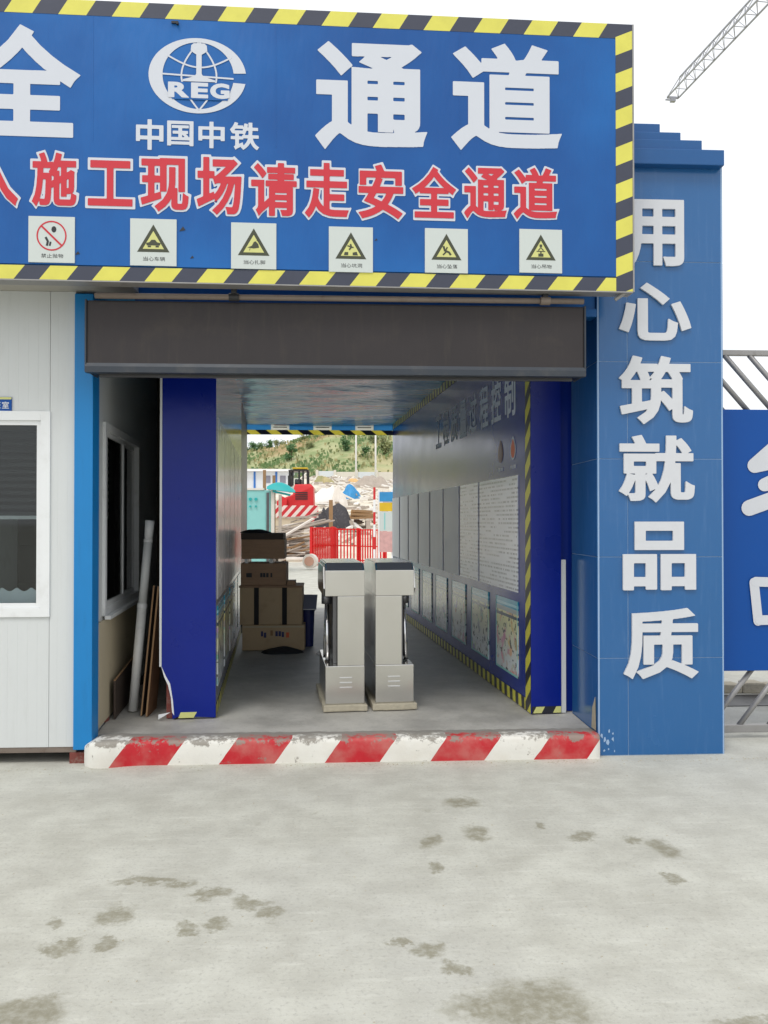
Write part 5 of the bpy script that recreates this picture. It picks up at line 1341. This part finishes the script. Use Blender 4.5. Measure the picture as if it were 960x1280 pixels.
# ------------------------------------------------------------------ tower crane, its jib reaching in from the right
M['crane'] = mat('crane', (150, 152, 160), .5)
HC = 46.0; tip = WZ(841, 122, HC); jd = Vector((AX.x, AX.y, 0)).normalized(); sd_ = Vector((jd.y, -jd.x, 0))
back_ = tip - jd * 72; mast = tip - jd * 58
cr = thing('tower_crane', 'grey lattice tower crane jib reaching across the sky at the upper right', 'crane', (mast.x, mast.y, 0))
mb = MB(); wj, hj = .62, 1.35
lo1, lo2, up = sd_ * wj, -sd_ * wj, Vector((0, 0, hj))
mb.beam(tip + lo1, back_ + lo1, .12, .12); mb.beam(tip + lo2, back_ + lo2, .12, .12); mb.beam(tip + up - jd * 1.5, back_ + up, .13, .13)
mb.build('jib_chord', M['crane'], cr)
mb = MB(); n = 40
for i in range(n):
    a = tip - jd * (72 / n) * i; b = tip - jd * (72 / n) * (i + 1); m_ = (a + b) / 2 + up
    if i:
        for l in (lo1, lo2): mb.beam(a + l, m_, .05, .05); mb.beam(m_, b + l, .05, .05)
    mb.beam(a + lo1, b + lo2, .045, .045); mb.beam(a + lo1, a + lo2, .05, .05)
mb.build('jib_lacing', M['crane'], cr)
mb = MB(); e = tip + Vector((0, 0, -.25))
mb.beam(tip + lo1, tip + lo2, .16, .2); mb.beam(tip + lo1 * .9 + jd * .5, tip + lo2 * .9 + jd * .5, .12, .12); mb.box(e.x - .25, e.x + .25, e.y - .2, e.y + .2, e.z - .2, e.z + .1)
mb.beam(tip + lo1, tip + up - jd * 1.5, .06, .06); mb.beam(tip + lo2, tip + up - jd * 1.5, .06, .06)
mb.build('jib_nose', M['crane'], cr)
mb = MB()
for sx_ in (-.8, .8):
    for sy_ in (-.8, .8): mb.beam(mast + Vector((sx_, sy_, -HC)), mast + Vector((sx_, sy_, 6)), .18, .18)
for i in range(26):
    z = -HC + 2 * i
    for a, b in (((-.8, -.8), (.8, -.8)), ((.8, -.8), (.8, .8)), ((.8, .8), (-.8, .8)), ((-.8, .8), (-.8, -.8))):
        mb.beam(mast + Vector((a[0], a[1], z)), mast + Vector((b[0], b[1], z + 2)), .09, .09)
mb.build('mast', M['crane'], cr)
MB().box(mast.x - 1.4, mast.x + 1.4, mast.y - 1.4, mast.y + 1.4, .0, 1.2).build('mast_base', M['concrete_block'], cr, .05)
mb = MB(); mb.box(back_.x - 1, back_.x + 1, back_.y - 1.5, back_.y + 1.5, HC - 1.6, HC + .4); mb.build('counterweight', M['concrete_block'], cr, .05)
mb = MB(); top = mast + Vector((0, 0, 6)); mb.beam(top, tip - jd * 22 + up, .06, .06); mb.beam(top, back_ + up, .06, .06); mb.build('stay_rope', M['crane'], cr)

# ------------------------------------------------------------------ small wear: grit on the yard, tears in the sign, splashes on the pillar foot
rr = random.Random(51); mb = MB()
def pebble(x, y, r):
    b = len(mb.v); a0 = rr.random() * 6.28
    mb.v += [(x + r * math.cos(a0 + k * 1.571) * (.6 + .6 * rr.random()), y + r * math.sin(a0 + k * 1.571) * (.6 + .6 * rr.random()), .0005) for k in range(4)] + [(x + r * .2, y, r * (.5 + .5 * rr.random()))]
    for k in range(4): mb.f.append((b + k, b + (k + 1) % 4, b + 4)); mb.mi.append(0)
for i in range(900):
    if rr.random() < .55: pebble(rr.uniform(XK0 - 1.6, PX1 + .9), YK - .02 - abs(rr.gauss(0, .05)), rr.uniform(.002, .007))
    else: pebble(rr.uniform(-2.4, 3.0), rr.uniform(2.2, 5.2), rr.uniform(.0015, .005))
tag(mb.build('grit', M['mortar']), 'fine grit and crumbs scattered on the concrete yard', 'grit', kind='stuff')
for px, py, w in ((228, 287, 4), (226, 133, 2.5), (97, 317, 3), (240, 322, 2.5), (470, 300, 2)):
    u, v = SU(px, py); w *= .0047
    flat('tear', M['ink'], sg, [(u - w, v - w * .6), (u + w, v - w * .2), (u + w * .2, v + w)], -.0022)
for i in range(9):
    x = PX0 + .012 + (i % 3) * .035 + rr.random() * .02; z = .03 + (i // 3) * .05 * (1 + .3 * (i % 2)) + rr.random() * .02; r = .004 + rr.random() * .007
    MB().prism([(x + r * math.cos(k * 1.05) * (.5 + rr.random()), YP - .0135 - .0002 * i, z + r * 1.5 * math.sin(k * 1.05) * (.5 + rr.random())) for k in range(6)], (0, -.0006, 0)).build('paint_splash', M['grout'], gp)
